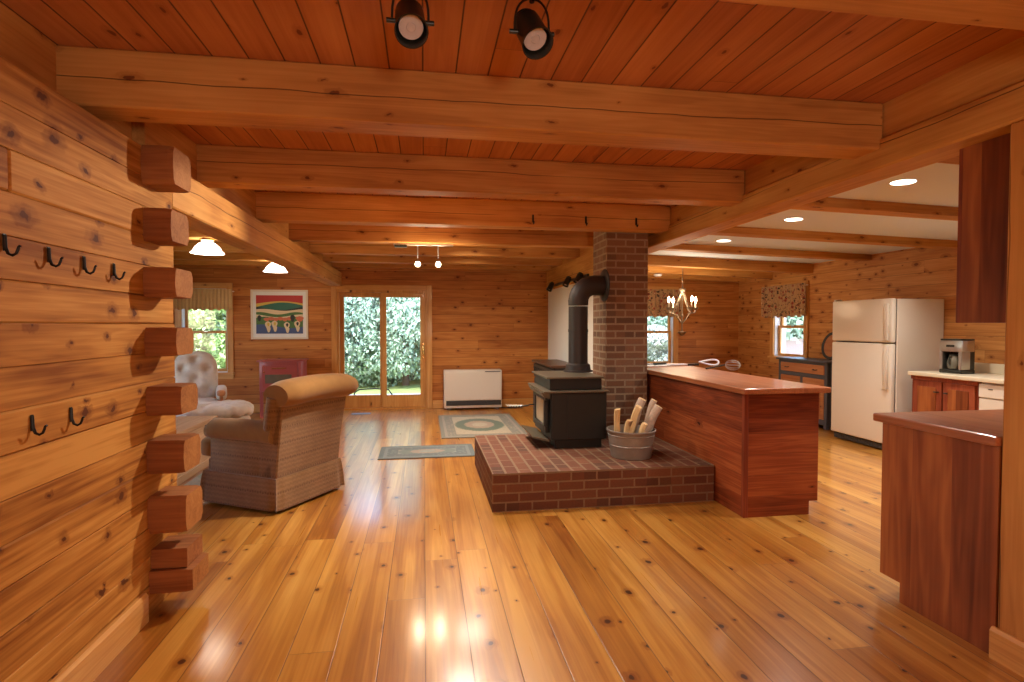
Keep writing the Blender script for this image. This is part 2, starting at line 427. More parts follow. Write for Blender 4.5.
def tag(o, label, cat, group=None, kind=None):
    if label: o['label'] = label
    if cat: o['category'] = cat
    if group: o['group'] = group
    if kind: o['kind'] = kind
    return o
def thing(name, label, cat, loc=(0, 0, 0), rz=0, group=None):
    o = bpy.data.objects.new(name, None); COL.objects.link(o); o.empty_display_size = .1
    o.location = loc; o.rotation_euler = (0, 0, rz)
    return tag(o, label, cat, group)
def struct_empty(name, loc=(0, 0, 0)):
    o = bpy.data.objects.new(name, None); COL.objects.link(o); o.location = loc; o['kind'] = 'structure'; return o
def struct(mb, name, mats, **k):
    o = mb.build(name, mats, **k); o['kind'] = 'structure'; return o
def dup(root, loc, rz=None, label=None, group=None):
    r = root.copy(); COL.objects.link(r); r.location = loc
    if rz is not None: r.rotation_euler = (0, 0, rz)
    if label: r['label'] = label
    if group: r['group'] = group
    for ch in list(root.children):
        c = ch.copy(); COL.objects.link(c); c.parent = r
        for gch in ch.children:
            d = gch.copy(); COL.objects.link(d); d.parent = c
    return r
def wall_grid(mb, axis, p0, p1, u0, u1, z0, z1, holes):
    """wall slab with rectangular openings. axis 'y': wall at y p0..p1 running in x."""
    us = sorted({u0, u1} | {h[0] for h in holes} | {h[1] for h in holes})
    for a, b in zip(us[:-1], us[1:]):
        m = (a + b) / 2; hs = sorted([(h[2], h[3]) for h in holes if h[0] < m < h[1]]); z = z0
        segs = []
        for (a0, b0) in hs:
            if a0 > z: segs.append((z, a0))
            z = b0
        if z < z1: segs.append((z, z1))
        for (s0, s1) in segs:
            if axis == 'y': mb.box(a, b, p0, p1, s0, s1)
            else: mb.box(p0, p1, a, b, s0, s1)
    bmesh.ops.remove_doubles(mb.b, verts=mb.b.verts, dist=1e-5)
    return mb

# ------------------------------------------------------------------ the shell
YF, XR, XL, YB = 9.5, 5.75, -5.0, -2.8      # far wall, right wall, living room left wall, wall behind the camera
CEIL = 2.60
struct(MB().box(XL - .2, XR + .2, YB - .2, YF + .2, -.2, 0), 'floor', W['floor'])
struct(MB().box(XL - .2, 2.6, YB - .2, YF + .2, CEIL, CEIL + .2), 'ceiling', W['ceil'])
# kitchen ceiling: white, falling gently towards the eave
struct(MB().prism([(2.605, 2.435), (XR + .2, 2.33), (XR + .2, 2.8), (2.605, 2.8)], YB - .2, YF + .2, 'y'), 'ceiling_kitchen', M['white_ceil'])

WH = [(-3.79, -3.11, .66, 2.0), (-1.42, .05, 0, 2.0), (3.80, 4.47, .70, 2.02)]
struct(wall_grid(MB(), 'y', YF, YF + .2, XL - .2, XR + .2, 0, CEIL, WH), 'wall_far', W['far'])
RH = [(7.68, 8.42, .90, 2.0), (2.6, 4.0, 1.05, 2.0)]
struct(wall_grid(MB(), 'x', XR, XR + .2, YB - .2, YF, 0, CEIL, RH), 'wall_right', W['right'])
struct(wall_grid(MB(), 'x', XL - .2, XL, 2.9, YF, 0, CEIL, [(4.2, 6.9, .6, 2.1)]), 'wall_living', W['right'])
struct(MB().box(-1.53, XR, YB - .2, YB, 0, CEIL), 'wall_back', W['far'])
struct(MB().box(XL - .2, -1.55, 2.9, 3.05, 0, CEIL), 'wall_living_front', W['far'])

# left log wall: stacked logs, each course a slightly bevelled timber, butt joints on two of them
mb = MB(); h = .1425; z = 0; k = 0
while z < 2.27:
    z1 = min(z + h, 2.285)
    cuts = [YB, 3.25]
    if k == 13: cuts = [YB, 2.05, 3.25]
    if k == 3: cuts = [YB, 1.35, 3.25]
    if k == 8: cuts = [YB, 1.0, 3.25]
    dx = random.uniform(-.004, .004)
    for a, b in zip(cuts[:-1], cuts[1:]):
        mb.box(-1.53, -1.33 + dx, a + (.002 if a != YB else 0), b, z + .0008, z1 - .0008, .007 if k % 3 == 1 else .002)
    z = z1; k += 1
wl = struct(mb, 'wall_left', W['log'])
# ends of the cross-wall logs left standing out of the wall
stub = [(2.10, 2.285, -1.19), (1.825, 1.985, -1.205), (1.555, 1.70, -1.19), (1.268, 1.408, -1.19), (.978, 1.12, -1.174), (.692, .855, -1.165), (.398, .582, -1.16), (.105, .315, -1.135)]
for i, (z0, z1, xe) in enumerate(stub):
    m = MB(); w0, w1 = 2.92, 3.13
    zc = (z0 + z1) / 2
    # D-shaped log: rounded near face low and high, flat top and bottom
    prof = [(w0 + .012, z0), (w0, z0 + .02), (w0 - .006, zc), (w0, z1 - .02), (w0 + .012, z1), (w1 - .02, z1), (w1, z1 - .03), (w1, z0 + .03), (w1 - .02, z0)]
    if i == 7:
        m.prism([(w0 + .02, .22), (w0 + .02, z1), (w1, z1), (w1, .22)], -1.332, xe - .03, 'x')
        prof = [(w0, z0), (w0, .215), (w1, .215), (w1, z0)]
    rings = [m.ring([(x, y, zz) for (y, zz) in prof]) for x in (-1.332, xe - .025, xe)]
    for v, (yy, zz) in zip(rings[2], prof):      # eased end
        v.co.y += .004 if yy < 2.95 else -.004; v.co.z += .004 if zz < zc else -.004
    m.skin(rings)
    for f in m.b.faces:
        if all(abs(v.co.x - xe) < 1e-4 for v in f.verts): f.material_index = 1
    o = m.build('log_end', [W['logx'], W['logface']], wl)
# upper set-back plate, and the carrier that goes on along the living room
struct(MB().box(-1.70, -1.525, YB, 3.25, 2.285, CEIL), 'wall_left_plate', W['beamy'])
struct(MB().box(-1.70, -1.46, 3.25, YF, 2.288, CEIL, .004), 'trim_plate_left', W['beamy'])
tag(MB().box(-1.53, -1.335, 3.255, YF, 2.055, 2.285, .008).build('carrier_beam', W['beamy'], origin=(-1.43, 6.4, 2.055)),
    'long pine carrier beam running back from the log wall above the tan armchair', 'beam')
# baseboards
struct(MB().prism([(-1.332, 0), (-1.308, 0), (-1.308, .125), (-1.318, .14), (-1.332, .14)], YB, 2.86, 'y'), 'baseboard_left', W['trimy'])
struct(MB().box(.14, 2.14, YF - .022, YF, 0, .14, .004), 'baseboard_far', W['trimx'])
struct(MB().box(XL, -1.52, YF - .022, YF, 0, .14, .004), 'baseboard_far_living', W['trimx'])
# right: carrier pair, post, log wall end behind the post
tag(MB().box(2.40, 2.62, YB, 6.60, 2.255, 2.415, .01).build('carrier_beam', W['beamy'], origin=(2.5, 2., 2.255)),
    'long pine carrier beam on the right between the wooden ceiling and the white kitchen ceiling', 'beam')
struct(MB().box(2.425, 2.60, YB, 6.60, 2.415, CEIL), 'trim_plate_right', W['beamy'])
tag(MB().box(2.40, 2.64, 1.70, 1.975, 0, 2.255, .008).build('post', W['postz'], origin=(2.52, 1.84, 0)),
    'thick square pine post at the right edge carrying the carrier beam', 'post')
struct(MB().box(2.42, 2.60, YB, 1.70, 0, 2.255), 'wall_right_hall', W['log'])
struct(MB().prism([(2.378, 0), (2.40, 0), (2.40, .135), (2.388, .135), (2.378, .12)], YB, 1.985, 'y'), 'baseboard_right', W['trimy'])
# partition behind the chimney: white wallboard under a carrier
struct(MB().box(2.145, 2.27, 5.90, YF, 0, 2.02), 'wall_partition', M['white_wall'])
tag(MB().box(2.115, 2.30, 5.88, YF, 2.02, 2.36, .008).build('carrier_beam', W['beamy'], origin=(2.2, 7.5, 2.02)),
    'pine carrier beam lying on top of the white partition behind the chimney', 'beam')
struct(MB().box(2.145, 2.27, 5.88, YF, 2.36, CEIL), 'trim_plate_partition', W['beamy'])

# ceiling beams
words = ['first ceiling beam, cut off by the top right edge of the view', 'nearest of the whole pine ceiling beams, just beyond the two black spotlight heads',
         'second whole pine ceiling beam counting from the black spotlight heads', 'pine ceiling beam in front of the chimney with three small hooks on it',
         'pine ceiling beam that carries the two glaring lit spots', 'pine ceiling beam just behind the two glaring lit spots',
         'next to last pine ceiling beam before the far wall', 'last pine ceiling beam, closest to the glass door wall']
ys = [1.32, 2.64, 3.93, 5.22, 6.42, 7.52, 8.50, 9.28]
wd = [.20, .19, .17, .18, .17, .17, .17, .16]
for i, (y, w) in enumerate(zip(ys, wd)):
    xr = 2.42 if i < 5 else 2.18
    m = MB().box(-1.55 if i < 3 else XL, xr, y, y + w, 2.355, CEIL, .007)
    tag(m.build('ceiling_beam', W['beamx'], origin=((xr - 1.5) / 2, y + w / 2, 2.355)), words[i], 'beam', 'pine ceiling beams of the main room')
kw = ['kitchen ceiling beam nearest the hanging cabinet', 'kitchen ceiling beam between the first and second recessed lights', 'kitchen ceiling beam between the second and third recessed lights',
      'kitchen ceiling beam beyond the third recessed light', 'dark kitchen ceiling beam third from the far wall', 'kitchen ceiling beam second from the far wall over the chandelier', 'kitchen ceiling beam closest to the dining window wall']
for i, y in enumerate([2.64, 3.93, 5.22, 6.42, 7.52, 8.50, 9.28]):
    d = .075 if i < 4 else .14
    x0 = 2.62 if i < 4 else 2.2
    z0, z1 = 2.435 - (x0 - 2.605) * .0314, 2.435 - (XR - 2.605) * .0314
    m = MB().prism([(x0, z0 - d), (XR, z1 - d), (XR, z1 + .03), (x0, z0 + .03)], y, y + .15, 'y')
    tag(m.build('kitchen_beam', W['beamx'], origin=(4., y + .07, 2.3)), kw[i], 'beam', 'beams under the white kitchen ceiling')

# ------------------------------------------------------------------ windows and door
def casing(par, x0, x1, z0, z1, w=.09, face=-.028, sill=True, wt=W['trimz'], wx=W['trimx'], th=.03):
    MB().box(x0 - w, x0, face, 0, z0, z1 + w, .004).build('casing', wt, par)
    MB().box(x1, x1 + w, face, 0, z0, z1 + w, .004).build('casing', wt, par)
    MB().box(x0, x1, face, 0, z1, z1 + w, .004).build('casing', wx, par)
    if sill: MB().box(x0 - w - .02, x1 + w + .02, face - .03, .12, z0 - .035, z0, .005).build('sill', wx, par); MB().box(x0 - w, x1 + w, face, 0, z0 - .105, z0 - .035, .004).build('apron', wx, par)
def sash(par, name, x0, x1, z0, z1, y, w=.045, mat=None, mh=None):
    m = MB(); m.box(x0, x0 + w, y, y + .035, z0, z1, .003); m.box(x1 - w, x1, y, y + .035, z0, z1, .003)
    m.box(x0 + w, x1 - w, y, y + .035, z0, z0 + w, .003); m.box(x0 + w, x1 - w, y, y + .035, z1 - w, z1, .003)
    o = m.build(name, mat or W['trimz'], par)
    MB().box(x0 + w - .005, x1 - w + .005, y + .014, y + .02, z0 + w - .005, z1 - w + .005).build('pane', M['glass'], o)
    return o
def dbl_window(name, loc, rz, w, z0, zm, z1):
    """local: x across, y into the wall, opening from x 0..w"""
    e = struct_empty(name, loc); e.rotation_euler = (0, 0, rz)
    casing(e, 0, w, z0, z1)
    m = MB().box(0, .012, 0, .2, z0, z1).box(w - .012, w, 0, .2, z0, z1).box(.012, w - .012, 0, .2, z1 - .012, z1).box(.012, w - .012, 0, .2, z0, z0 + .012)
    m.build('jamb', M['whitesash'], e)
    sash(e, 'upper_sash', .012, w - .012, zm - .01, z1 - .012, .10, .04)
    sash(e, 'lower_sash', .012, w - .012, z0 + .012, zm + .03, .06, .045)
    MB().box(w / 2 - .03, w / 2 + .03, .05, .062, zm + .005, zm + .028, .003).build('sash_lock', M['silver'], e)
    return e
dbl_window('window_1', (-3.79, YF, 0), 0, .68, .66, 1.30, 2.0)
dbl_window('window_2', (3.80, YF, 0), 0, .67, .70, 1.285, 2.02)
dbl_window('window_3', (XR, 8.42, 0), -PI / 2, .74, .90, 1.385, 2.0)
# sliding patio door
e = struct_empty('door_1', (0, YF, 0))
x0, x1, zt = -1.42, .05, 2.0
casing(e, x0, x1, 0, zt, .085, -.026, False)
MB().box(x0, x0 + .035, 0, .2, 0, zt).box(x1 - .035, x1, 0, .2, 0, zt).box(x0 + .035, x1 - .035, 0, .2, zt - .04, zt).box(x0 + .035, x1 - .035, 0, .2, 0, .03).build('frame', W['trimz'], e)
def panel(nm, a, b, y, ga, gb):
    m = MB().box(a, ga, y, y + .045, .03, zt - .04, .004).box(gb, b, y, y + .045, .03, zt - .04, .004).box(ga, gb, y, y + .045, .03, .237, .004).box(ga, gb, y, y + .045, 1.885, zt - .04, .004)
    o = m.build(nm, W['trimz'], e)
    MB().box(ga - .006, gb + .006, y + .02, y + .026, .23, 1.89).build('pane', M['glass'], o)
    return o
panel('fixed_panel', x0 + .035, -.665, .10, -1.318, -.735)
sp = panel('sliding_panel', -.70, x1 - .035, .045, -.625, -.064)
m = MB(); m.box(-.028, .002, .036, .045, .86, 1.12, .003); m.tube([(-.012, .036, .90), (-.012, .0, .92), (-.012, -.005, .99), (-.012, .0, 1.06), (-.012, .036, 1.08)], .009, 8)
o = m.build('handle', M['brass'], sp, True); o['label'] = 'brass pull handle'
# unseen openings that let the daylight in (kitchen sink window, living room side window)
dbl_window('window_4', (XR, 4.0, 0), -PI / 2, 1.4, 1.05, 1.5, 2.0)
dbl_window('window_5', (XL, 4.2, 0), PI / 2, 2.7, .6, 1.3, 2.1)

# valances
def valance(name, label, loc, rz, w, z0, z1, mat, folds, amp):
    e = thing(name, label, 'valance', loc, rz, None)
    def fn(u, v):
        x = u * w; zz = z1 - v * (z1 - z0) + (.012 * math.sin(u * folds * 2 * PI * .5) if v == 1 else 0)
        a = amp * (.35 + .65 * v)
        if v < .16: a *= 1.0
        return (x, -.045 - a * math.sin(u * folds * 2 * PI) - .006 * math.sin(u * folds * 5.1 + v * 3), zz)
    MB().sheet(fn, folds * 8, 8, (0, .006, 0)).build('fabric', mat, e, True, angle=80)
    MB().tube([(-.02, -.016, z1 - .035), (w + .02, -.016, z1 - .035)], .009, 10).tube([(-.005, -.016, z1 - .035), (-.005, 0, z1 - .035)], .006, 8).tube([(w + .005, -.016, z1 - .035), (w + .005, 0, z1 - .035)], .006, 8).build('rod', M['ivory'], e, True)
    return e
valance('window_valance', 'tan ruffled valance on the window behind the pale tufted chair', (-3.87, YF - .03, 0), 0, .86, 1.66, 1.99, M['tancurtain'], 15, .016)
valance('window_valance', 'rust floral valance on the window behind the chandelier', (3.68, YF - .03, 0), 0, .90, 1.57, 2.06, M['darkfloral'], 12, .02)
valance('window_valance', 'rust floral valance on the window above the slate blue hutch', (XR - .03, 8.68, 0), -PI / 2, 1.09, 1.55, 2.06, M['darkfloral'], 13, .02)

# ------------------------------------------------------------------ hearth, chimney, stove
t = tag(MB().prism([(.505, 4.135), (2.305, 4.135), (2.305, 5.415), (1.815, 5.415), (1.815, 5.62), (.505, 5.62)], 0, .293, 'z').build('brick_hearth', M['brick_hearth'], origin=(.505, 4.135, 0)), 'low raised red brick hearth under the black wood stove', 'hearth')
t = tag(MB().box(1.825, 2.27, 5.42, 5.86, 0, CEIL, .003).build('brick_chimney', M['brick_chimney'], origin=(1.825, 5.42, 0)), 'square brown brick chimney rising from the hearth to the ceiling beams', 'chimney')

st = thing('wood_stove', 'black iron wood stove with a glass door on the brick hearth', 'wood stove', (1.375, 5.22, .293))
#  local frame: x -.28..+.28, y -.32..+.32
MB().box(-.20, .24, -.32, .32, 0, .10, .006).build('pedestal', M['iron'], st)
mb = MB().box(-.25, .27, -.37, .37, .085, .515, .008)
mb.box(-.10, -.095, -.3725, -.37, .10, .50)
mb.build('body', M['iron'], st)
o = MB().box(-.32, .29, -.395, .395, .515, .533, .004).build('lower_top', M['iron_edge'], st); o['label'] = 'worn edged lower top plate'
MB().box(-.25, .24, -.31, .34, .533, .638, .006).build('step_box', M['iron'], st)
o = MB().box(-.285, .255, -.345, .37, .638, .655, .004).build('upper_top', M['iron_edge'], st); o['label'] = 'worn edged upper top plate'
MB().box(.20, .28, -.20, .28, .533, .56, .006).build('heat_shield', M['iron'], st)
# door on the -x face
m = MB()
for (ya, yb, za, zb) in ((-.29, -.20, .14, .49), (.20, .29, .14, .49), (-.20, .20, .14, .20), (-.20, .20, .43, .49)): m.box(-.285, -.25, ya, yb, za, zb, .006)
d = m.build('door', M['iron'], st)
MB().box(-.272, -.262, -.20, .20, .20, .43, .003).build('pane', M['fireglass'], d)
m = MB().prism([(-.25, .515), (-.33, .515), (-.30, .47), (-.25, .455)], -.32, .32, 'y'); 
o = m.build('door_hood', M['iron_edge'], st); o['label'] = 'slanting worn metal hood above the door'
m = MB().tube([(-.285, .23, .33), (-.33, .22, .33), (-.36, .20, .325), (-.44, .24, .31)], .008, 8)
hd = m.build('door_handle', M['iron'], d, True)
o = MB().tube([(-.41 - .006 * k + .004 * math.cos(k * 1.6), .225 + .003 * k + .011 * math.cos(k * 1.57), .317 + .011 * math.sin(k * 1.57)) for k in range(26)], .0035, 6).build('spring_grip', M['silver'], st, True)
o['label'] = 'bright coiled spring grip'
o = MB().prism([(-.25, .06), (-.40, .10), (-.40, .115), (-.25, .08)], -.30, .30, 'y').build('ash_lip', M['iron_edge'], st); o['label'] = 'pale worn ash lip below the door'
m = MB().box(-.30, -.26, -.305, -.26, .20, .44, .008); m.build('hinge', M['iron'], st)

# stovepipe with elbow into the chimney
sp = thing('stovepipe', 'dark round stovepipe rising from the stove and bending into the chimney', 'stovepipe', (1.545, 5.46, .948))
z0 = .948
m = MB().lathe([(.098, .03), (.098, .66)], 32).lathe([(.101, .40), (.102, .405), (.102, .425), (.101, .43)], 32); m.build('pipe', M['pipe'], sp, True)
MB().lathe([(.150, 0), (.150, .012), (.128, .02), (.122, .07), (.100, .085)], 32).build('collar', M['pipe'], sp, True)
m = MB(); R = .165; pts = [(0, 0, .67)]
for k in range(7):
    a = k / 6 * PI / 2; pts.append((R - R * math.cos(a), 0, .71 + R * math.sin(a)))
pts.append((.28, 0, .71 + R))
m.tube(pts, [.1, .102, .100, .102, .100, .102, .100, .102, .1], 32); m.build('elbow', M['pipe'], sp, True, angle=25)
m = MB(); Ry = Matrix.Rotation(PI / 2, 3, 'Y')
m.lathe([(.165, 0), (.165, -.008), (.15, -.018), (.11, -.02)], 36, (.277, 0, .71 + R), rot=Ry); m.build('wall_collar', M['pipe'], sp, True)

# galvanized tub with kindling
tb = thing('galvanized_tub', 'round galvanized metal tub of firewood on the front of the hearth', 'tub', (1.755, 4.53, .293))
m = MB(); m.lathe([(.165, 0), (.170, .004), (.178, .06), (.186, .105), (.190, .108), (.187, .112), (.196, .19), (.2, .193), (.197, .197), (.203, .222), (.210, .226), (.210, .236), (.203, .238), (.199, .222), (.185, .11), (.162, .014), (.001, .012)], 40, cap=False)
m.build('shell', M['galv'], tb, True, angle=30)
def firewood(label, base, tip, r, kind):
    b, tp = Vector(base), Vector(tip); ln = (tp - b).length
    m = MB(); rnd = random.Random(label); n = 9
    if kind == 'split':
        poly = [(r * 1.1 * math.cos(a) * rnd.uniform(.8, 1.1), r * math.sin(a) * rnd.uniform(.8, 1.1)) for a in [.3, 1.4, 2.3, 3.5, 4.6, 5.5]]
    else:
        poly = [(r * math.cos(2 * PI * k / 12) * rnd.uniform(.93, 1.05), r * math.sin(2 * PI * k / 12) * rnd.uniform(.93, 1.05)) for k in range(12)]
    rings = [m.ring([(x * (1 + .06 * math.sin(j * 1.9)), y * (1 + .05 * math.cos(j * 2.3)) + .006 * math.sin(j * 1.1), ln * j / n + (x * .25 if j == n else 0)) for x, y in poly]) for j in range(n + 1)]
    m.skin(rings)
    for f in m.b.faces:
        if len(f.verts) > 4: f.material_index = 1
    q = (tp - b).to_track_quat('Z', 'Y').to_matrix().to_4x4()
    o = m.build('firewood_log', [W['split'], W['split']] if kind == 'split' else [M['bark'], W['split']], None, True, angle=35)
    o.matrix_world = Matrix.Translation(b) @ q
    return tag(o, label, 'firewood', 'firewood logs in the tub')
TC = Vector((1.755, 4.53, .293))
for (lb, b, tp, r, kd) in [
    ('slim split log standing upright at the left rim of the tub', (-.120, .03, .03), (-.120, .01, .405), .028, 'split'),
    ('short thin split log second from the left in the tub', (-.105, -.075, .03), (-.05, -.095, .325), .025, 'split'),
    ('long pale split log leaning right in the middle front of the tub', (-.075, .0, .03), (.060, -.02, .43), .034, 'split'),
    ('thick round barked log leaning right at the top of the heap', (-.02, .09, .05), (.145, .11, .475), .036, 'bark'),
    ('pale barked log tipping over the right rim of the tub', (.03, -.035, .035), (.245, -.01, .425), .036, 'bark'),
    ('rear log at the right of the tub with a pale cut end', (.085, .045, .05), (.235, .07, .47), .028, 'bark'),
    ('short split log low between the longer ones in the tub', (-.01, -.115, .03), (.075, -.12, .30), .026, 'split')]:
    firewood(lb, TC + Vector(b), TC + Vector(tp), r, kd)

# black pierced sideboard against the partition
sb = thing('sideboard', 'long black sideboard with a pierced front standing behind the wood stove', 'sideboard', (1.90, 7.95, 0))
MB().box(-.17, .19, -.63, .63, .10, .84, .006).build('carcass', M['blackwood'], sb)
MB().box(-.215, .205, -.69, .69, .84, .872, .008).build('top', M['darktop'], sb)
m = MB().box(-.195, -.172, -.62, .62, .62, .82, .004)
for k in range(10):
    y = -.54 + k * .12
    m.lathe([(.026, 0), (.026, .008), (.018, .008), (.018, 0)], 12, (-.197, y, .72), rot=Matrix.Rotation(-PI / 2, 3, 'Y'), cap=False)
    m.lathe([(.012, 0), (.012, .006)], 10, (-.197, y + .06, .68), rot=Matrix.Rotation(-PI / 2, 3, 'Y')); m.lathe([(.012, 0), (.012, .006)], 10, (-.197, y + .06, .76), rot=Matrix.Rotation(-PI / 2, 3, 'Y'))
m.build('pierced_frieze', M['iron'], sb, True)
for k in range(3):
    y0 = -.60 + k * .405
    o = MB().box(-.19, -.172, y0, y0 + .385, .13, .60, .004).box(-.196, -.19, y0 + .05, y0 + .335, .19, .54, .004).build('door', M['blackwood'], sb)
    MB().ell((-.205, y0 + .36, .40), .014, .014, .014).build('knob', M['brass'], o, True)
for sx in (-.15, .17):
    for sy in (-.6, .6): MB().box(sx - .022, sx + .022, sy - .022, sy + .022, 0, .10, .004).build('leg', M['blackwood'], sb)

# ------------------------------------------------------------------ peninsula
pn = thing('peninsula_cabinet', 'cherry kitchen peninsula beside the brick hearth with horizontal boards', 'kitchen peninsula', (2.318, 3.73, 0))
#  local x 0..0.615, y 0..2.65 (towards the far wall)
PLN = 2.65
MB().box(0.0, .018, .03, PLN, 0, .915).build('side_panel', W['cherry_y'], pn)
MB().box(.03, .60, 0, .018, .0, .915).build('end_panel', W['cherry_x'], pn).data.materials[0] = W['cherry_x']
MB().box(-.006, .03, -.004, .03, 0, .915, .003).build('corner_post', W['cherry_red'], pn)
MB().box(.018, .60, .02, PLN, .10, .915).build('carcass', W['cherry_red'], pn)
MB().box(.018, .53, .02, PLN, 0, .10).build('toe_kick', W['cherry_red'], pn)
for k in range(5):
    y0 = .05 + k * .515
    o = MB().box(.60, .618, y0, y0 + .50, .12, .70, .004).box(.618, .624, y0 + .06, y0 + .44, .18, .64, .004).build('door', W['cherry_red'], pn)
    MB().ell((.632, y0 + .45, .62), .013, .013, .013).build('knob', M['black'], o, True)
    o = MB().box(.60, .618, y0, y0 + .50, .72, .89, .004).build('drawer', W['cherry_red'], pn)
    MB().ell((.628, y0 + .25, .80), .013, .013, .013).build('knob', M['black'], o, True)
tag(MB().box(2.285, 2.99, 3.69, 6.40, .915, .957, .007, seg=2).build('countertop', W['cherry_top'], origin=(2.285, 3.69, .915)), 'glossy cherry wood worktop of the peninsula beside the chimney', 'countertop')
# the end panel has its toe-kick notch cut at the right: shorten by a kick return
bm_ = [o for o in pn.children if o.name.startswith('end_panel')][0]
me = bm_.data; b2 = bmesh.new(); b2.clear()
b2.free()
m = MB(); m.prism([(.03, 0), (.53, 0), (.53, .10), (.60, .10), (.60, .915), (.03, .915)], 0, .018, 'y')
m.b.to_mesh(me); m.b.free()

# things lying on the peninsula
def looped(name, label, cat, loc, rz, long_len, loop_r, mats):
    e = thing(name, label, cat, loc, rz); return e
e = thing('kitchen_utensil', 'white looped handle tool with a dark grip lying far back on the peninsula', 'utensil', (3.0, 5.68, .957), math.radians(-32))
m = MB(); m.tube([(-.02 + .10 * (1 - math.cos(a)), .03 * math.sin(a), .045 + .045 * math.sin(a) * (1 - math.cos(a)) * .5 + .012) for a in [k / 20 * 2 * PI for k in range(20)]], .010, 10, closed=True); m.build('loop_handle', M['whiteplastic'], e, True)
o = MB().tube([(-.02, 0, .030), (-.14, 0, .024)], .013, 10).build('grip', M['black'], e, True); o['label'] = 'dark grip'
MB().tube([(-.14, 0, .022), (-.36, .005, .012)], [.012, .010], 10).build('shaft', M['whiteplastic'], e, True)
e = thing('wire_whisk', 'wire whisk with a thin dark handle lying on the peninsula nearer the end', 'utensil', (3.02, 5.22, .957), math.radians(-50))
m = MB()
for k in range(5):
    ph = k / 5 * PI
    m.tube([(.15 * (1 - math.cos(a)) * .5, .036 * math.sin(a) * math.cos(ph), .060 + .052 * math.sin(a) * math.sin(ph)) for a in [j / 14 * 2 * PI for j in range(14)]], .0028, 6, closed=True)
m.build('wire_head', M['silver'], e, True)
MB().tube([(0, 0, .06), (-.05, 0, .045), (-.20, 0, .010)], [.009, .009, .008], 8).build('handle', M['black'], e, True)
e = tag(MB().box(-.30, .30, -.10, .10, 0, .012, .003).build('cutting_board', M['paper']), 'flat white board lying on the peninsula worktop next to the chimney', 'board'); e.location = (2.72, 5.95, .957); e.rotation_euler = (0, 0, .15)
m = MB().prism([(0, -.012), (.16, -.016), (.19, 0), (.16, .016), (0, .012)], 0, .022, 'z').box(-.17, 0, -.004, .004, .006, .014)
o = tag(m.build('kitchen_knife', M['black']), 'black handled knife on the white board beside the chimney', 'knife'); o.location = (2.56, 5.93, .969); o.rotation_euler = (0, 0, .3)

# ------------------------------------------------------------------ foreground cabinet and hanging cabinet on the right
fc = thing('base_cabinet', 'cherry base cabinet end against the pine post in the right foreground', 'cabinet', (2.40, 1.98, 0))
#  local y 0..0.62, x 0..1.6 ; its doors face +y
m = MB().prism([(0, 0), (.48, 0), (.48, .10), (.605, .10), (.605, .905), (0, .905)], 0, .018, 'x'); m.build('side_panel', W['cherry_z'], fc)
MB().box(.018, 1.75, 0, .60, .10, .905).build('carcass', W['cherry_red'], fc)
MB().box(.018, 1.75, 0, .48, 0, .10).build('toe_kick', M['blackwood'], fc)
for k in range(3):
    x0 = .03 + k * .575
    o = MB().box(x0, x0 + .56, .60, .618, .12, .70, .004).box(x0 + .06, x0 + .50, .618, .623, .18, .64, .004).build('door', W['cherry_red'], fc)
    MB().ell((x0 + .5, .632, .62), .013, .013, .013).build('knob', M['black'], o, True)
    o = MB().box(x0, x0 + .56, .60, .618, .72, .89, .004).build('drawer', W['cherry_red'], fc)
    MB().ell((x0 + .28, .628, .80), .013, .013, .013).build('knob', M['black'], o, True)
m = MB().box(2.382, 4.18, 1.978, 2.635, .905, .948, .008, seg=2)
tag(m.build('countertop', W['cherry_top'], origin=(2.382, 1.978, .905)), 'wooden worktop with rounded edge on the right foreground cabinet', 'countertop')
hc = thing('wall_cabinet', 'dark cherry cabinet hanging under the carrier beam beside the pine post', 'cabinet', (2.52, 1.98, 1.43))
MB().box(0, .018, 0, .30, 0, .95).build('side_panel', W['cherry_z'], hc)
MB().box(.018, 1.6, 0, .30, 0, .95).build('carcass', W['cherry_red'], hc)
for k in range(3):
    x0 = 0 + k * .535
    o = MB().box(x0, x0 + .53, .30, .322, 0, .95, .003).box(x0 + .06, x0 + .47, .322, .327, .06, .88, .004).build('door', W['cherry_red'], hc)
    MB().ell((x0 + .49, .338, .08), .013, .013, .013).build('knob', M['black'], o, True)

# ------------------------------------------------------------------ kitchen along the right wall
fr = thing('refrigerator', 'large cream top freezer refrigerator standing against the right wall', 'refrigerator', (5.08, 5.37, 0))
#  front faces -x; local x 0..0.66, y 0..0.91
MB().box(.065, .66, 0, .915, .06, 1.71, .008).build('body', M['cream'], fr)
o = MB().box(0, .058, .005, .91, 1.225, 1.715, .016, seg=3).build('freezer_door', M['cream'], fr, True)
MB().box(-.032, 0, .035, .085, 1.25, 1.66, .01, seg=2).build('handle', M['cream_edge'], o, True)
o = MB().box(0, .058, .005, .91, .085, 1.21, .016, seg=3).build('fridge_door', M['cream'], fr, True)
MB().box(-.032, 0, .035, .085, .70, 1.19, .01, seg=2).build('handle', M['cream_edge'], o, True)
MB().box(.058, .067, .01, .905, .09, 1.705).build('gasket', M['gasket'], fr)
m = MB().box(.03, .066, .03, .885, .012, .075, .003)
for k in range(22): m.box(.024, .03, .05 + k * .037, .07 + k * .037, .022, .066)
m.build('base_grille', M['grille'], fr)
for y in (.07, .85): MB().lathe([(.028, 0), (.028, .06)], 14, (.09, y, 0)).build('foot', M['grille'], fr, True)
MB().box(.01, .09, .85, .90, 1.715, 1.735, .004).build('hinge_cover', M['cream_edge'], fr)

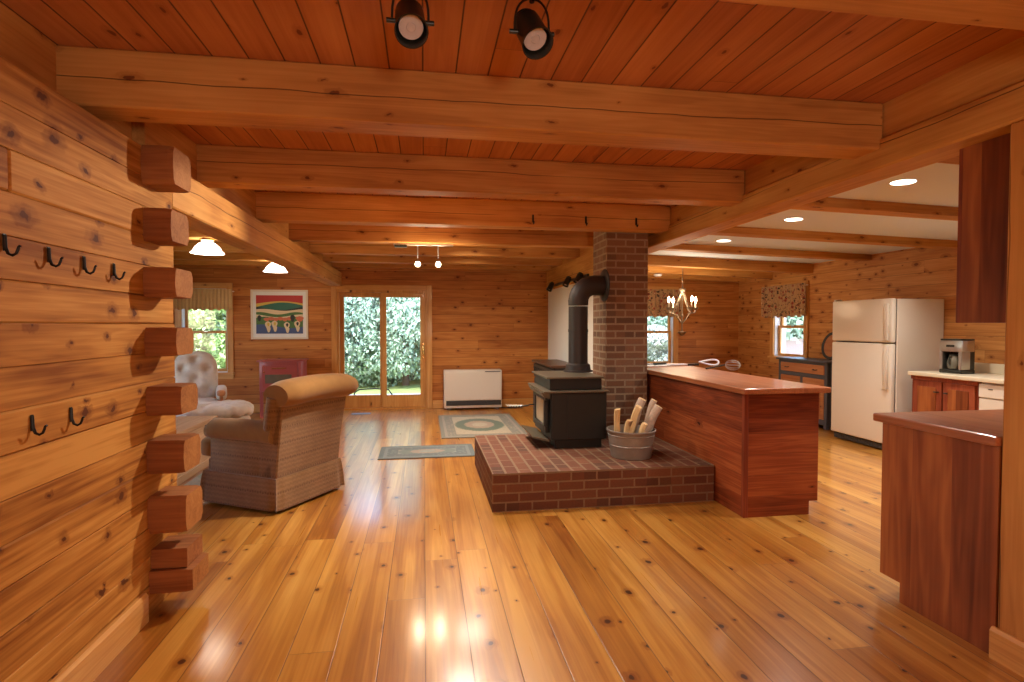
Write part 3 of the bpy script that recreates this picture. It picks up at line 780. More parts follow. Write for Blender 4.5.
cb = thing('base_cabinet', 'red cherry base cabinet with two doors between refrigerator and dishwasher', 'cabinet', (5.17, 4.48, 0))
MB().box(.02, .58, 0, .73, .10, .885).build('carcass', W['cherry_red'], cb); MB().box(.09, .58, 0, .73, 0, .10).build('toe_kick', M['blackwood'], cb)
MB().box(0, .02, 0, .73, .845, .885).build('rail', W['cherry_red'], cb)
for (a, b, ky) in ((.03, .355, .325), (.375, .70, .405)):
    o = MB().box(0, .02, a, b, .13, .84, .004).build('door', W['cherry_red'], cb)
    MB().box(-.007, 0, a + .055, b - .055, .19, .78, .006).build('raised_panel', W['cherry_z'], o)
    MB().tube([(0, ky, .735), (-.022, ky, .735), (-.022, ky + .035 * (1 if ky > .36 else -1), .735)], .007, 8).build('handle', M['black'], o, True)
dw = thing('dishwasher', 'cream dishwasher under the kitchen counter right of the cherry doors', 'dishwasher', (5.165, 3.87, 0))
MB().box(.025, .58, .005, .595, .09, .88, .004).build('body', M['cream'], dw); MB().box(.09, .58, .005, .595, 0, .09).build('toe_kick', M['blackwood'], dw)
o = MB().box(0, .025, .005, .595, .14, .735, .006).build('door', M['cream'], dw)
o = MB().box(-.006, .025, .005, .595, .742, .868, .006).build('control_panel', M['cream'], dw)
MB().box(-.012, -.006, .22, .36, .765, .785, .003).build('latch', M['black'], o)
MB().box(-.009, -.006, .46, .50, .82, .828).build('vent_slot', M['grille'], o)
cb2 = thing('base_cabinet', 'cherry base cabinet on the near side of the dishwasher', 'cabinet', (5.17, 2.75, 0))
MB().box(.02, .575, 0, 1.10, .10, .885).build('carcass', W['cherry_red'], cb2); MB().box(.09, .575, 0, 1.10, 0, .10).build('toe_kick', M['blackwood'], cb2)
for a in (.02, .38, .74): MB().box(0, .02, a, a + .34, .13, .87, .004).build('door', W['cherry_red'], cb2)
m = MB().box(5.135, 5.75, 2.75, 5.22, .885, .925, .008, seg=2)
m.box(5.725, 5.75, 2.75, 5.22, .925, 1.025, .004)
tag(m.build('countertop', M['counter'], origin=(5.135, 2.75, .885)), 'pale cream kitchen counter with low backsplash under the coffee maker', 'countertop')
cm = thing('coffee_maker', 'silver and black drip coffee maker on the cream counter beside the refrigerator', 'coffee maker', (5.42, 4.92, .925), math.radians(8)); cm.scale = (.82, .82, .90)
#  front faces -x and a little -y
MB().box(-.12, .12, -.135, .135, 0, .045, .008).build('base', M['black'], cm)
MB().box(.03, .12, -.13, .13, .045, .30, .008).build('water_tank', M['black'], cm)
o = MB().box(-.12, .11, -.135, .135, .245, .375, .012, seg=2).build('brew_head', M['silver'], cm, True)
MB().box(-.126, -.12, -.05, .05, .30, .325, .003).lathe([(.0, 0), (.006, .004)], 8, (-.122, 0, .30)).build('control_panel', M['black'], o)
MB().box(-.115, .115, -.13, .13, .375, .392, .006).build('lid', M['black'], cm)
for s in (-1, 1): MB().box(-.12, .03, s * .115 - .02, s * .115 + .02, .045, .245, .004).build('side_pillar', M['silver'], cm)
c = MB().lathe([(.06, .05), (.075, .07), (.078, .12), (.062, .17), (.052, .185), (.054, .20), (.05, .20), (.048, .187), (.058, .17), (.073, .12), (.07, .07), (.0, .055)], 24, (-.045, 0, 0), cap=False).build('carafe', M['stoveglass'], cm, True)
MB().lathe([(.054, .20), (.054, .215), (0, .218)], 20, (-.045, 0, 0)).build('lid', M['black'], c, True)
MB().tube([(-.10, .0, .19), (-.135, 0, .18), (-.14, 0, .12), (-.115, 0, .09)], .008, 8).build('handle', M['black'], c, True)

hu = thing('hutch', 'slate blue framed pine hutch under the window beside the refrigerator', 'hutch', (5.37, 6.72, 0))
#  front -x ; local y 0..1.03, x 0..0.36
m = MB()
for y in (0, .985): m.box(0, .05, y, y + .05, 0, .90, .004)
m.box(0, .03, .05, .985, .68, .73, .003).box(0, .03, .05, .985, .87, .90, .003).box(0, .03, .05, .985, .05, .12, .003).box(0, .03, .49, .54, .12, .68, .003)
m.box(.03, .36, 0, .02, .05, .90).box(.03, .36, 1.015, 1.035, .05, .90).box(.34, .36, .02, 1.015, .05, .90).box(.03, .34, .02, 1.015, .05, .07).box(.31, .36, 0, .05, 0, .05).box(.31, .36, .985, 1.035, 0, .05)
m.build('frame', M['slate'], hu)
MB().box(-.03, .37, -.03, 1.065, .90, .928, .006).build('top', M['slate'], hu)
o = MB().box(-.005, .02, .055, .98, .735, .865, .005).build('drawer', W['hutchwood'], hu)
for y in (.22, .82): MB().tube([(-.005, y - .035, .80), (-.03, y - .03, .795), (-.03, y + .03, .795), (-.005, y + .035, .80)], .006, 8).build('pull', M['black'], o, True)
for (a, b) in ((.055, .485), (.545, .98)):
    o = MB().box(-.002, .02, a, b, .125, .675, .004).build('door', W['hutchwood'], hu)
    MB().box(-.010, -.002, a + .07, b - .07, .19, .61, .008).build('raised_panel', W['hutchwood'], o)
    MB().ell((-.016, b - .03 if a < .3 else a + .03, .42), .012, .012, .012).build('knob', M['black'], o, True)
pl = thing('round_tray', 'round dark rimmed wooden tray leaning on the wall behind the refrigerator', 'tray', (5.655, 6.96, .928), 0)
Rt = Matrix.Rotation(math.radians(-78), 3, 'Y')
MB().lathe([(0, 0), (.165, 0), (.165, .012), (0, .012)], 36, (0, 0, .20), rot=Rt, cap=False).build('face', W['hutchwood'], pl, True)
MB().lathe([(.160, -.006), (.197, -.006), (.203, .008), (.197, .026), (.160, .022)], 40, (0, 0, .20), rot=Rt, cap=False).build('rim', M['blackwood'], pl, True)

# ------------------------------------------------------------------ heater, rugs, vent
ht = thing('wall_heater', 'white direct vent wall heater on the floor right of the glass door', 'heater', (.81, YF - .02, .0))
MB().box(-.485, .485, -.22, 0, .03, .665, .012, seg=2).build('case', M['white_metal'], ht, True)
MB().box(-.47, .47, -.232, -.222, .165, .625, .004).build('front_panel', M['white_metal'], ht)
m = MB().box(-.45, .47, -.226, -.219, .075, .155)
for k in range(4): m.box(-.45, .47, -.232, -.224, .084 + k * .018, .089 + k * .018)
m.build('outlet_grille', M['grille'], ht)
MB().box(.20, .46, -.229, -.222, .632, .645).build('control_strip', M['gasket'], ht)
for x in (-.4, .4): MB().box(x - .04, x + .04, -.2, -.04, 0, .03, .004).build('foot', M['gasket'], ht)
tag(MB().tube([(1.30, 9.37, .012), (1.42, 9.30, .010), (1.55, 9.32, .010), (1.66, 9.40, .010), (1.60, 9.44, .010), (1.46, 9.42, .010), (1.40, 9.36, .010)], .009, 8).build('power_cord', M['black'], origin=(1.5, 9.4, .001)), 'black cord lying on the floor right of the white heater', 'cord')

def rug(name, label, loc, rz, hx, hy, mat, fringe_ends):
    e = thing(name, label, 'rug', loc, rz)
    MB().sheet(lambda u, v: ((u - .5) * 2 * hx, (v - .5) * 2 * hy, .009 + .0015 * math.sin(u * 9) * math.sin(v * 7)), 14, 14, (0, 0, -.008)).build('pile', mat, e, True)
    for s in fringe_ends:
        m = MB(); n = int(hx * 2 / .022)
        for k in range(n):
            x = -hx + (k + .5) * 2 * hx / n
            m.box(x - .006, x + .006, s * hy if s > 0 else s * hy - .045, s * hy + .045 if s > 0 else s * hy, .001, .005)
        m.build('fringe', M['ivory'], e)
    return e
rug('oriental_rug', 'pale oriental rug with green oval medallion in front of the white heater', (.77, 7.82, 0), 0, .56, .88,
    rug_mat('medallion_rug', .56, .88, (.42, .34, .22), (.20, .18, .13), (.11, .14, .085), (.36, .25, .16), (.30, .25, .18)), ())
rug('runner_rug', 'narrow grey green patterned runner in front of the brick hearth', (.03, 6.25, 0), 0, .52, .30,
    rug_mat('runner_rug_weave', .52, .30, (.26, .27, .22), (.13, .15, .14), (.16, .19, .16), (.30, .24, .18), (.2, .22, .2)), ())
rug('oriental_rug', 'blue grey fringed rug beside the pale wooden chest', (-1.93, 5.95, 0), 0, .17, .78,
    rug_mat('blue_rug', .5, .95, (.30, .34, .36), (.15, .22, .25), (.20, .27, .26), (.42, .36, .32), (.3, .33, .33)), (-1,))
m = MB().box(-.15, .15, -.06, .06, 0, .006, .002)
for k in range(11): m.box(-.13 + k * .025, -.118 + k * .025, -.05, .05, .006, .009)
o = tag(m.build('floor_vent', M['ventmetal']), 'small grey metal floor vent in front of the glass door', 'vent'); o.location = (-1.0, 9.10, 0)

# ------------------------------------------------------------------ armchair (local: +y is forward)
ac = thing('armchair', 'tan striped swivel armchair with a skirt, seen from behind', 'armchair', (-1.235, 4.85, 0), math.radians(59.3)); ac.scale = (1.04, 1.04, 1.0)
m = MB()
def skirt_ring(z, hx, hy, wob):
    pts = []; n = 96
    for k in range(n):
        a = k / n * 4; s = int(a); f = a - s
        c = [(-hx, -hy), (hx, -hy), (hx, hy), (-hx, hy), (-hx, -hy)]
        x = c[s][0] + (c[s + 1][0] - c[s][0]) * f; y = c[s][1] + (c[s + 1][1] - c[s][1]) * f
        e = min(f, 1 - f); pl = -wob * math.exp(-((e - .035) / .02) ** 2)
        if s == 0: y -= pl
        elif s == 1: x += pl
        elif s == 2: y += pl
        else: x -= pl
        pts.append((x, y, z))
    return m.ring(pts)
m.skin([skirt_ring(z, hx, hy, w) for (z, hx, hy, w) in ((.025, .375, .385, .022), (.12, .370, .380, .016), (.22, .360, .370, .008), (.265, .352, .362, 0), (.265, .30, .30, 0))], cap=False)
m.build('skirt', M['chairfab'], ac, True, angle=60)
MB().box(-.325, .325, -.33, .345, .24, .36, .02, seg=2).build('seat_base', M['chairfab'], ac, True)
MB().ell((0, .14, .435), .25, .34, .095, 5).ell((0, .36, .435), .335, .085, .085, 5).build('seat_cushion', M['velour'], ac, True, angle=80)
for s in (-1, 1):
    m = MB()
    # inner wall of the arm and rolled top
    x0, x1 = (s * .22, s * .345) if s > 0 else (s * .345, s * .22)
    m.box(x0, x1, -.33, .30, .25, .58, .02, seg=2)
    a = m.build('arm', M['chairfab'], ac, True)
    m = MB(); n = 10
    pts = [(s * .305, -.34 + .66 * k / n, .585 + .012 * math.sin(k / n * PI) - (.02 if k == n else 0)) for k in range(n + 1)]
    m.tube([(p[0], p[1], p[2]) for p in pts], [.092] * (n - 1) + [.096, .07], 20)
    for v in m.b.verts:
        if v.co.z < .55: v.co.z = .55 + (v.co.z - .55) * .55
    m.build('arm_roll', M['velour'], a, True, angle=70)
# outer back panel leaning outwards and its rolled top
m = MB()
prof = [(-.355, .255), (-.375, .45), (-.405, .65), (-.44, .86)]
back = [( y, z) for y, z in prof]
poly = prof + [(-.29, .90), (-.22, .62), (-.19, .40), (-.19, .255)]
rings = []
for x in (-.345, -.335, .335, .345):
    sh = .008 if abs(x) > .34 else 0
    rings.append(m.ring([(x, y + (sh if y < -.3 else -sh), z) for y, z in poly]))
m.skin(rings)
for v in m.b.verts:      # the back widens a little towards the top
    v.co.x *= 1 + .10 * max(0, v.co.z - .5)
bk = m.build('backrest', M['chairfab'], ac, True, angle=30)
m = MB()
n = 14; pts = []; rs = []
for k in range(n + 1):
    u = k / n; pts.append((-.385 + .79 * u, -.40, .897 + .022 * math.sin(PI * u))); rs.append(.102 * (.80 if k in (0, n) else (.95 if k in (1, n - 1) else 1)))
m.tube(pts, rs, 22)
for v in m.b.verts: v.co.y = -.395 + (v.co.y + .395) * 1.35
m.build('back_roll', M['velour'], bk, True, angle=70)
m = MB().ell((0, -.215, .68), .28, .085, .26, 4); m.move(Matrix.Translation((0, -.215, .68)) @ Matrix.Rotation(.16, 4, 'X') @ Matrix.Translation((0, .215, -.68))); m.build('back_cushion', M['velour'], ac, True, angle=80)
for s in (-1, 1):
    m = MB(); m.tube([(s * .335, -.30, .60), (s * .345, -.33, .74), (s * .35, -.36, .88)], [.05, .055, .055], 14); m.build('wing', M['chairfab'], bk, True)

# ------------------------------------------------------------------ living room: glider, ottoman, chest, red stove, picture
gd = thing('glider_chair', 'pale tufted upholstered chair with wooden arm ends below the living room window', 'armchair', (-2.90, 7.62, 0), math.radians(198)); gd.scale = (.88, .88, .90)
#  local +y forward
def tufts(q):
    d = 0
    for (tx, tz) in ((-.16, -.18), (.16, -.18), (0, -.02), (-.16, .14), (.16, .14), (0, .27), (0, -.30)):
        d += .075 * math.exp(-((q.x - tx) ** 2 + (q.z - tz) ** 2) / .0028)
    if q.y > 0: q = Vector((q.x, q.y - d, q.z))
    return q
m = MB().ell((0, 0, 0), .30, .115, .40, 2.9, 64, 44, fn=tufts); m.move(Matrix.Translation((0, -.27, .80)) @ Matrix.Rotation(.22, 4, 'X')); m.build('backrest', M['palefloral'], gd, True, angle=80)
MB().ell((0, .05, .43), .30, .34, .10, 4).build('seat_cushion', M['palefloral'], gd, True, angle=80)
for s in (-1, 1):
    a = MB().ell((s * .345, -.02, .60), .075, .27, .10, 3.2).build('arm_pad', M['palefloral'], gd, True, angle=80)
    m = MB().ell((s * .345, .27, .62), .058, .05, .045, 2.6).tube([(s * .345, .24, .60), (s * .345, .20, .40), (s * .345, .10, .20)], .024, 10); m.build('wooden_arm', W['hutchwood'], a, True)
MB().box(-.30, .30, -.28, .33, .24, .34, .01).build('seat_frame', W['hutchwood'], gd)
m = MB()
for s in (-1, 1): m.box(s * .28 - .03, s * .28 + .03, -.36, .36, 0, .05, .01).box(s * .28 - .02, s * .28 + .02, -.04, .04, .05, .24, .006)
m.build('glider_base', W['hutchwood'], gd)
ot = thing('ottoman', 'pale upholstered footstool with a frilled cushion in front of the tufted chair', 'footstool', (-2.42, 6.88, 0), math.radians(25))
def frill(q):
    a = math.atan2(q.y, q.x); r = math.hypot(q.x, q.y)
    return Vector((q.x, q.y, q.z + .014 * math.sin(a * 16) * min(1, r / .35)))
MB().ell((0, 0, .43), .42, .33, .085, 3.2, 96, 16, fn=frill).build('cushion', M['palefloral'], ot, True, angle=80)
MB().box(-.36, .36, -.26, .26, .22, .37, .03, seg=2).build('base', M['palefloral'], ot, True)
for sx in (-1, 1):
    for sy in (-1, 1): MB().lathe([(.018, 0), (.026, .06), (.02, .12), (.03, .22)], 12, (sx * .31, sy * .21, 0)).build('leg', W['cherry_red'], ot, True)
cs = thing('wooden_chest', 'pale flat topped wooden chest between the log wall and the tan armchair', 'chest', (-2.40, 5.55, 0))
MB().box(-.25, .24, -.60, .62, .03, .43, .006).build('body', W['palewood'], cs)
MB().box(-.27, .265, -.62, .645, .43, .475, .006).build('lid', W['palewood'], cs)
MB().box(-.26, .25, -.61, .63, 0, .07, .004).build('plinth', W['palewood'], cs)
MB().box(.24, .252, .36, .40, .345, .43, .003).build('latch', M['black'], cs)
rs = thing('heating_stove', 'faded red enamel heating stove on slim legs under the landscape picture', 'stove', (-2.17, 9.12, 0)); rs.scale = (.92, 1, 1)
MB().box(-.335, .335, -.21, .21, .40, .86, .012, seg=2).build('body', M['redenamel'], rs, True)
m = MB().box(-.365, .365, -.24, .24, .86, .882, .008, seg=2); m.build('top', M['redenamel'], rs, True)
o = MB().box(-.29, .27, -.222, -.208, .46, .80, .006).build('door', M['redenamel'], rs)
MB().box(-.24, .18, -.226, -.220, .53, .665, .003).build('pane', M['stoveglass'], o)
MB().box(-.14, .09, -.2245, -.2215, .755, .768).build('trim_strip', M['brass'], o)
MB().ell((-.25, -.228, .70), .012, .012, .012).build('knob', M['brass'], o, True)
MB().lathe([(.035, .46), (.035, .86)], 16, (.30, -.215, 0)).build('corner_column', M['redenamel'], rs, True)
for sx in (-.31, .31):
    for sy in (-.18, .18): MB().prism([(sx - .022, sy - .022), (sx + .022, sy - .022), (sx + .022, sy + .022), (sx - .022, sy + .022)], 0, .41, 'z').build('leg', M['redenamel'], rs)

pc = thing('framed_picture', 'white framed bright landscape picture on the far wall above the red stove', 'picture', (-2.31, YF - .003, 1.59))
hw, hh = .44, .40
m = MB()
for (a, b, c_, d_) in ((-hw, hw, hh - .03, hh), (-hw, hw, -hh, -hh + .03), (-hw, -hw + .03, -hh + .03, hh - .03), (hw - .03, hw, -hh + .03, hh - .03)): m.box(a, b, -.025, 0, c_, d_, .003)
m.build('frame', M['white_metal'], pc)
MB().box(-hw + .03, hw - .03, -.012, -.002, -hh + .03, hh - .03).build('mat_board', M['paper'], pc)
art = [plain('paint_red', (.45, .035, .03), .6), plain('paint_teal', (.03, .14, .10), .6), plain('paint_cream', (.68, .56, .36), .6), plain('paint_green', (.07, .17, .05), .6), plain('paint_blue', (.06, .10, .24), .6), plain('paint_orange', (.60, .16, .08), .6), plain('paint_yellow', (.62, .44, .08), .6), plain('paint_dark', (.03, .035, .03), .6)]
m = MB(); ww, wh = .36, .31
def band(y, pts_lo, pts_hi, mi):
    f = m.b.faces.new([m.b.verts.new((x, y, zz)) for x, zz in pts_lo + pts_hi[::-1]]); f.material_index = mi
def wav(z0, amp, k, ph): return [(-ww + 2 * ww * i / 18, max(-wh, min(wh, z0 + amp * math.sin(i / 18 * k + ph)))) for i in range(19)]
flat = lambda zz: [(-ww, zz), (ww, zz)]
band(-.0125, flat(-wh), flat(wh), 0)
band(-.0130, flat(-wh), wav(.18, .035, 3.3, -.2), 6); band(-.0135, flat(-wh), wav(.145, .05, 3.6, -.5), 1); band(-.0140, flat(-wh), wav(.10, .03, 5, 2.2), 7)
band(-.0145, flat(-wh), wav(.075, .015, 7, .5), 2); band(-.0150, flat(-wh), wav(.02, .02, 8, 1.), 3); band(-.0155, flat(-wh), wav(-.02, .022, 6, 2.), 2)
band(-.0160, flat(-wh), wav(-.055, .02, 9, 0), 3); band(-.0165, flat(-wh), wav(-.19, .03, 5, 1.), 4)
def blob(x, zz, rx, rz, y, mi):
    f = m.b.faces.new([m.b.verts.new((x + rx * math.cos(a) * (1 + .2 * math.sin(3 * a)), y, zz + rz * math.sin(a))) for a in [k / 12 * 2 * PI for k in range(12)]]); f.material_index = mi
for k in range(6): blob(-.2 + k * .07, -.08 + .012 * (k % 2), .045, .03, -.0170, 5)
blob(.31, -.07, .06, .045, -.0170, 5); blob(.20, -.06, .035, .06, -.0172, 7); blob(-.31, -.06, .03, .05, -.0172, 7)
for (x, zz) in ((-.18, -.19), (-.08, -.18), (.11, -.2), (.27, -.18)):
    blob(x, zz + .02, .045, .06, -.0175, 2); blob(x + .01, zz - .05, .028, .05, -.0176, 2); blob(x + .005, zz + .03, .018, .03, -.0178, 7 if x > 0 else 6)
m.build('canvas', art, pc)

# ------------------------------------------------------------------ hooks
def coat_hook(name, label, loc, group):
    e = thing(name, label, 'hook', loc, 0, group)     # local: +x out of the wall
    MB().box(0, .005, -.009, .009, -.035, .035, .002).ell((.005, 0, .024), .004, .005, .005, 2, 8, 6).build('plate', M['hookmetal'], e)
    m = MB(); m.tube([(.004, 0, .03), (.006, 0, -.02), (.014, 0, -.045), (.028, 0, -.052), (.041, 0, -.044), (.047, 0, -.028), (.050, 0, -.016), (.056, 0, -.012)], [.006, .006, .006, .0055, .005, .005, .0045, .005], 8); m.build('hook_arm', M['hookmetal'], e, True)
    e.scale = (.85, .85, .80); return e
hk = [((-1.329, 2.02, 1.685), 'black coat hook nearest the left edge in the upper row of four'), ((-1.329, 2.232, 1.672), 'second black coat hook from the left in the upper row'), ((-1.329, 2.44, 1.665), 'third black coat hook from the left in the upper row'),
      ((-1.329, 2.654, 1.66), 'last upper black coat hook, closest to the projecting log ends'), ((-1.329, 2.125, 1.085), 'lower black coat hook nearer the left edge, larger of the lower pair'), ((-1.329, 2.337, 1.08), 'lower black coat hook nearer the projecting log ends')]
h0 = None
for loc, lb in hk:
    if h0 is None: h0 = coat_hook('coat_hook', lb, loc, 'black coat hooks on the log wall')
    else: dup(h0, loc, None, lb)
h0 = None
for x, lb in ((1.03, 'small dark hook on the beam before the chimney, leftmost of three'), (1.55, 'small dark hook in the middle of the beam before the chimney'), (2.06, 'small dark hook on the beam above the right edge of the chimney')):
    if h0 is None:
        h0 = thing('beam_hook', lb, 'hook', (x, 5.219, 2.43), 0, 'small hooks on the beam before the chimney')
        MB().tube([(0, .004, .035), (0, -.012, .03), (0, -.014, -.03), (0, -.03, -.05), (0, -.05, -.035)], .006, 8).box(-.008, .008, -.006, .002, -.03, .04).build('hook_arm', M['hookmetal'], h0, True)
    else: dup(h0, (x, 5.219, 2.43), None, lb)

# ------------------------------------------------------------------ lamps
def spot_head(par, loc, aim, scale=1., bulb='bulb_off', yoke=True, name='spot_head'):
    """can pointing along aim from its pivot loc (parent-local)"""
    aim = Vector(aim).normalized(); q = aim.to_track_quat('-Z', 'Y').to_matrix().to_4x4()
    T = Matrix.Translation(loc) @ q @ Matrix.Scale(scale, 4)
    m = MB().lathe([(.020, .085), (.030, .082), (.034, .07), (.036, .062), (.042, .055), (.043, -.03), (.046, -.045), (.048, -.062), (.045, -.062), (.042, -.04), (.038, .045), (.0, .05)], 28, cap=False)
    for k in range(3): m.lathe([(.0365 - k * .003, .066 + k * .007), (.038 - k * .003, .068 + k * .007), (.0365 - k * .003, .070 + k * .007)], 24, cap=False)
    m.move(T); h = m.build(name, M['black'], par, True, angle=35)
    m = MB().lathe([(.0, -.036), (.012, -.037), (.014, -.034), (.026, -.033), (.034, -.036), (.0355, -.033), (.030, -.005), (.0, .0)], 28, cap=False); m.move(T); m.build('bulb', M[bulb], h, True, angle=30)
    if yoke:
        loc = Vector(loc); r = .052 * scale; up = .10 * scale
        m = MB(); m.tube([loc + Vector((r * math.cos(a), 0, 0 + up * math.sin(a) ** .6 if math.sin(a) > 0 else 0)) for a in [PI * k / 16 for k in range(17)]], .0035 * scale, 8); m.build('yoke', M['black'], h, True)
        for s in (-1, 1): MB().tube([loc + Vector((s * .042 * scale, 0, 0)), loc + Vector((s * .068 * scale, 0, 0))], .007 * scale, 10).build('knob', M['black'], h, True)
    return h
tl = thing('track_light', 'track light with two large black spotlight heads, unlit, above the nearest beam', 'track light', (.16, 1.90, 2.60))
MB().box(-.55, .65, -.018, .018, -.022, 0, .003).build('track', M['black'], tl)
MB().box(-.235, -.165, -.014, .014, -.05, -.022, .003).tube([(-.20, 0, -.05), (-.20, 0, -.075)], .009, 8).build('adapter', M['black'], tl)
MB().box(.175, .245, -.014, .014, -.05, -.022, .003).tube([(.21, 0, -.05), (.21, 0, -.075)], .009, 8).build('adapter', M['black'], tl)
spot_head(tl, (-.20, 0, -.175), (.06, -.62, -.75), 1.15)
spot_head(tl, (.21, 0, -.178), (.18, -.58, -.78), 1.15)

t2 = thing('track_light', 'small track light under a beam with two glaring lit spots', 'track light', (0, 6.5, 2.355))
MB().box(-.34, .34, -.018, .018, -.022, 0, .003).build('track', M['silver'], t2)
MB().box(-.33, -.19, -.03, .03, -.045, -.02, .004).build('power_box', M['black'], t2)
for x in (-.068, .165):
    MB().tube([(x, 0, -.02), (x, 0, -.17)], .007, 8).build('stem', M['silver'], t2, True)
    h = spot_head(t2, (x, 0, -.225), (0, -.9, -.35), .72, 'bulb_on', False)
t3 = thing('track_light', 'short black track light with three small spots on the partition beam behind the stovepipe', 'track light', (2.115, 7.85, 2.065))
MB().box(-.03, 0, -.9, .9, -.018, .018, .003).build('track', M['black'], t3)
for y in (.95, -.10, -.70):
    MB().tube([(-.015, min(y, .88), 0), (-.07, y, 0)], .007, 8).build('stem', M['black'], t3, True)
    spot_head(t3, (-.09, y, -.03), (-.45, -.2, -.8), 1.0, 'bulb_off', False)

cans = [((3.30, 3.42), 'recessed ceiling light nearest the hanging cabinet'), ((3.43, 4.76), 'middle recessed ceiling light in the white kitchen ceiling'), ((3.48, 6.08), 'recessed ceiling light farthest back, near the chimney')]
c0 = None
for (x, y), lb in cans:
    zc = 2.435 - (x - 2.605) * .0314 + .002
    if c0 is None:
        c0 = thing('recessed_light', lb, 'recessed light', (x, y, zc), 0, 'recessed lights in the kitchen ceiling'); c0.rotation_euler = (0, .0314, 0)
        MB().lathe([(.075, -.002), (.092, -.004), (.097, -.002), (.097, .0), (.075, .004)], 32, cap=False).build('trim_ring', M['white_ceil'], c0, True)
        MB().lathe([(0, -.004), (.076, -.003), (.076, 0), (0, 0)], 32, cap=False).build('lens', M['can_on'], c0, True)
    else:
        c = dup(c0, (x, y, zc), None, lb)
d0 = None
for (x, y, z), lb in (((-2.32, 6.5, 2.355), 'white flared glass ceiling light nearer the log wall, larger of two'), ((-2.14, 8.58, 2.355), 'white flared glass ceiling light closer to the landscape picture')):
    if d0 is None:
        d0 = thing('ceiling_lamp', lb, 'ceiling lamp', (x, y, z), 0, 'white glass ceiling lights of the living room')
        MB().lathe([(.075, 0), (.075, -.018), (.055, -.03), (.03, -.045)], 28).build('canopy', M['brass'], d0, True)
        MB().lathe([(.05, -.035), (.085, -.055), (.125, -.095), (.145, -.135), (.165, -.152), (.166, -.158), (.140, -.150), (.118, -.10), (.08, -.065), (.048, -.045)], 36, cap=False).build('shade', M['dome_on'], d0, True, angle=50)
        MB().ell((0, 0, -.095), .035, .035, .045).build('bulb', M['dome_on'], d0, True)
    else: dup(d0, (x, y, z), None, lb)
sd = tag(MB().lathe([(.065, 0), (.065, -.02), (.05, -.034), (0, -.036)], 28).build('smoke_detector', M['whiteplastic'], None, True), 'small round smoke detector on the ceiling beam before the chandelier', 'smoke detector')
sd.location = (3.76, 8.57, 2.245)

ch = thing('chandelier', 'candle style chandelier with glowing bulbs hanging over the dining area', 'chandelier', (3.81, 7.8, 1.25))
MB().lathe([(.0, 0), (.022, .015), (.06, .055), (.062, .065), (.02, .075), (.010, .10), (.010, .28), (.022, .31), (.010, .34), (.008, .62), (.03, .66), (.05, .70), (.05, .712), (.015, .72), (.008, .76)], 20).build('stem', M['pewter'], ch, True)
MB().lathe([(.06, 1.130), (.06, 1.115), (.035, 1.10), (.012, 1.085)], 20).build('ceiling_cap', M['pewter'], ch, True)
m = MB()
for k in range(17):
    z = .765 + k * .0205; a = (k % 2) * PI / 2
    m.tube([(.008 * math.cos(t) * math.cos(a), .008 * math.cos(t) * math.sin(a), z + .014 * math.sin(t)) for t in [j / 8 * 2 * PI for j in range(8)]], .0022, 6, closed=True)
m.build('chain', M['pewter'], ch, True)
for k in range(4):
    a = k / 4 * 2 * PI + .16; ca, sa = math.cos(a), math.sin(a)
    P = lambda r, z: (r * ca, r * sa, z)
    arm = MB().tube([P(.02, .68), P(.05, .60), P(.09, .50), P(.14, .40), P(.19, .35), P(.225, .36), P(.235, .40)], .010, 8).tube([P(.01, .20), P(.06, .25), P(.13, .33), P(.19, .35)], .006, 6).build('arm', M['pewter'], ch, True)
    MB().lathe([(.010, -.02), (.022, -.01), (.040, .012), (.044, .022), (.012, .016)], 18, P(.235, .41)).build('drip_pan', M['pewter'], arm, True)
    MB().lathe([(.012, .02), (.012, .10)], 12, P(.235, .41)).build('candle_sleeve', M['ivory'], arm, True)
    MB().lathe([(.009, .10), (.017, .125), (.014, .155), (.002, .185)], 12, P(.235, .41)).build('bulb', M['candle_on'], arm, True)

# ------------------------------------------------------------------ outdoors
struct(MB().box(-30, 30, 9.7, 60, -.5, -.25), 'ground_lawn', M['lawn'])
struct(MB().box(5.95, 40, -20, 9.7, -.5, -.26), 'ground_yard', M['lawn'])
struct(MB().box(-40, -5.2, -20, 9.7, -.5, -.26), 'ground_side', M['lawn'])
struct(MB().box(-2.6, 1.4, 9.72, 12.2, -.26, -.06, .01), 'patio_slab', M['patio'])
struct(MB().prism([(8.5, -.30), (8.5, -.25), (10, -.2), (19, .92), (26, 1.25), (40, 1.3), (40, -.3)], -20, 34, 'y'), 'road_gravel', M['drive'])
o = MB().tube([(-1.30, 10.6, -.06), (-1.28, 10.6, .16), (-1.2, 10.6, .22), (-.9, 10.6, .235), (-.66, 10.6, .21), (-.60, 10.6, .12), (-.60, 10.6, -.06)], .012, 8).build('garden_hoop', M['hookmetal'], None, True, origin=(-.95, 10.6, -.06))
tag(o, 'low dark curved metal hoop outside the glass door', 'garden hoop')
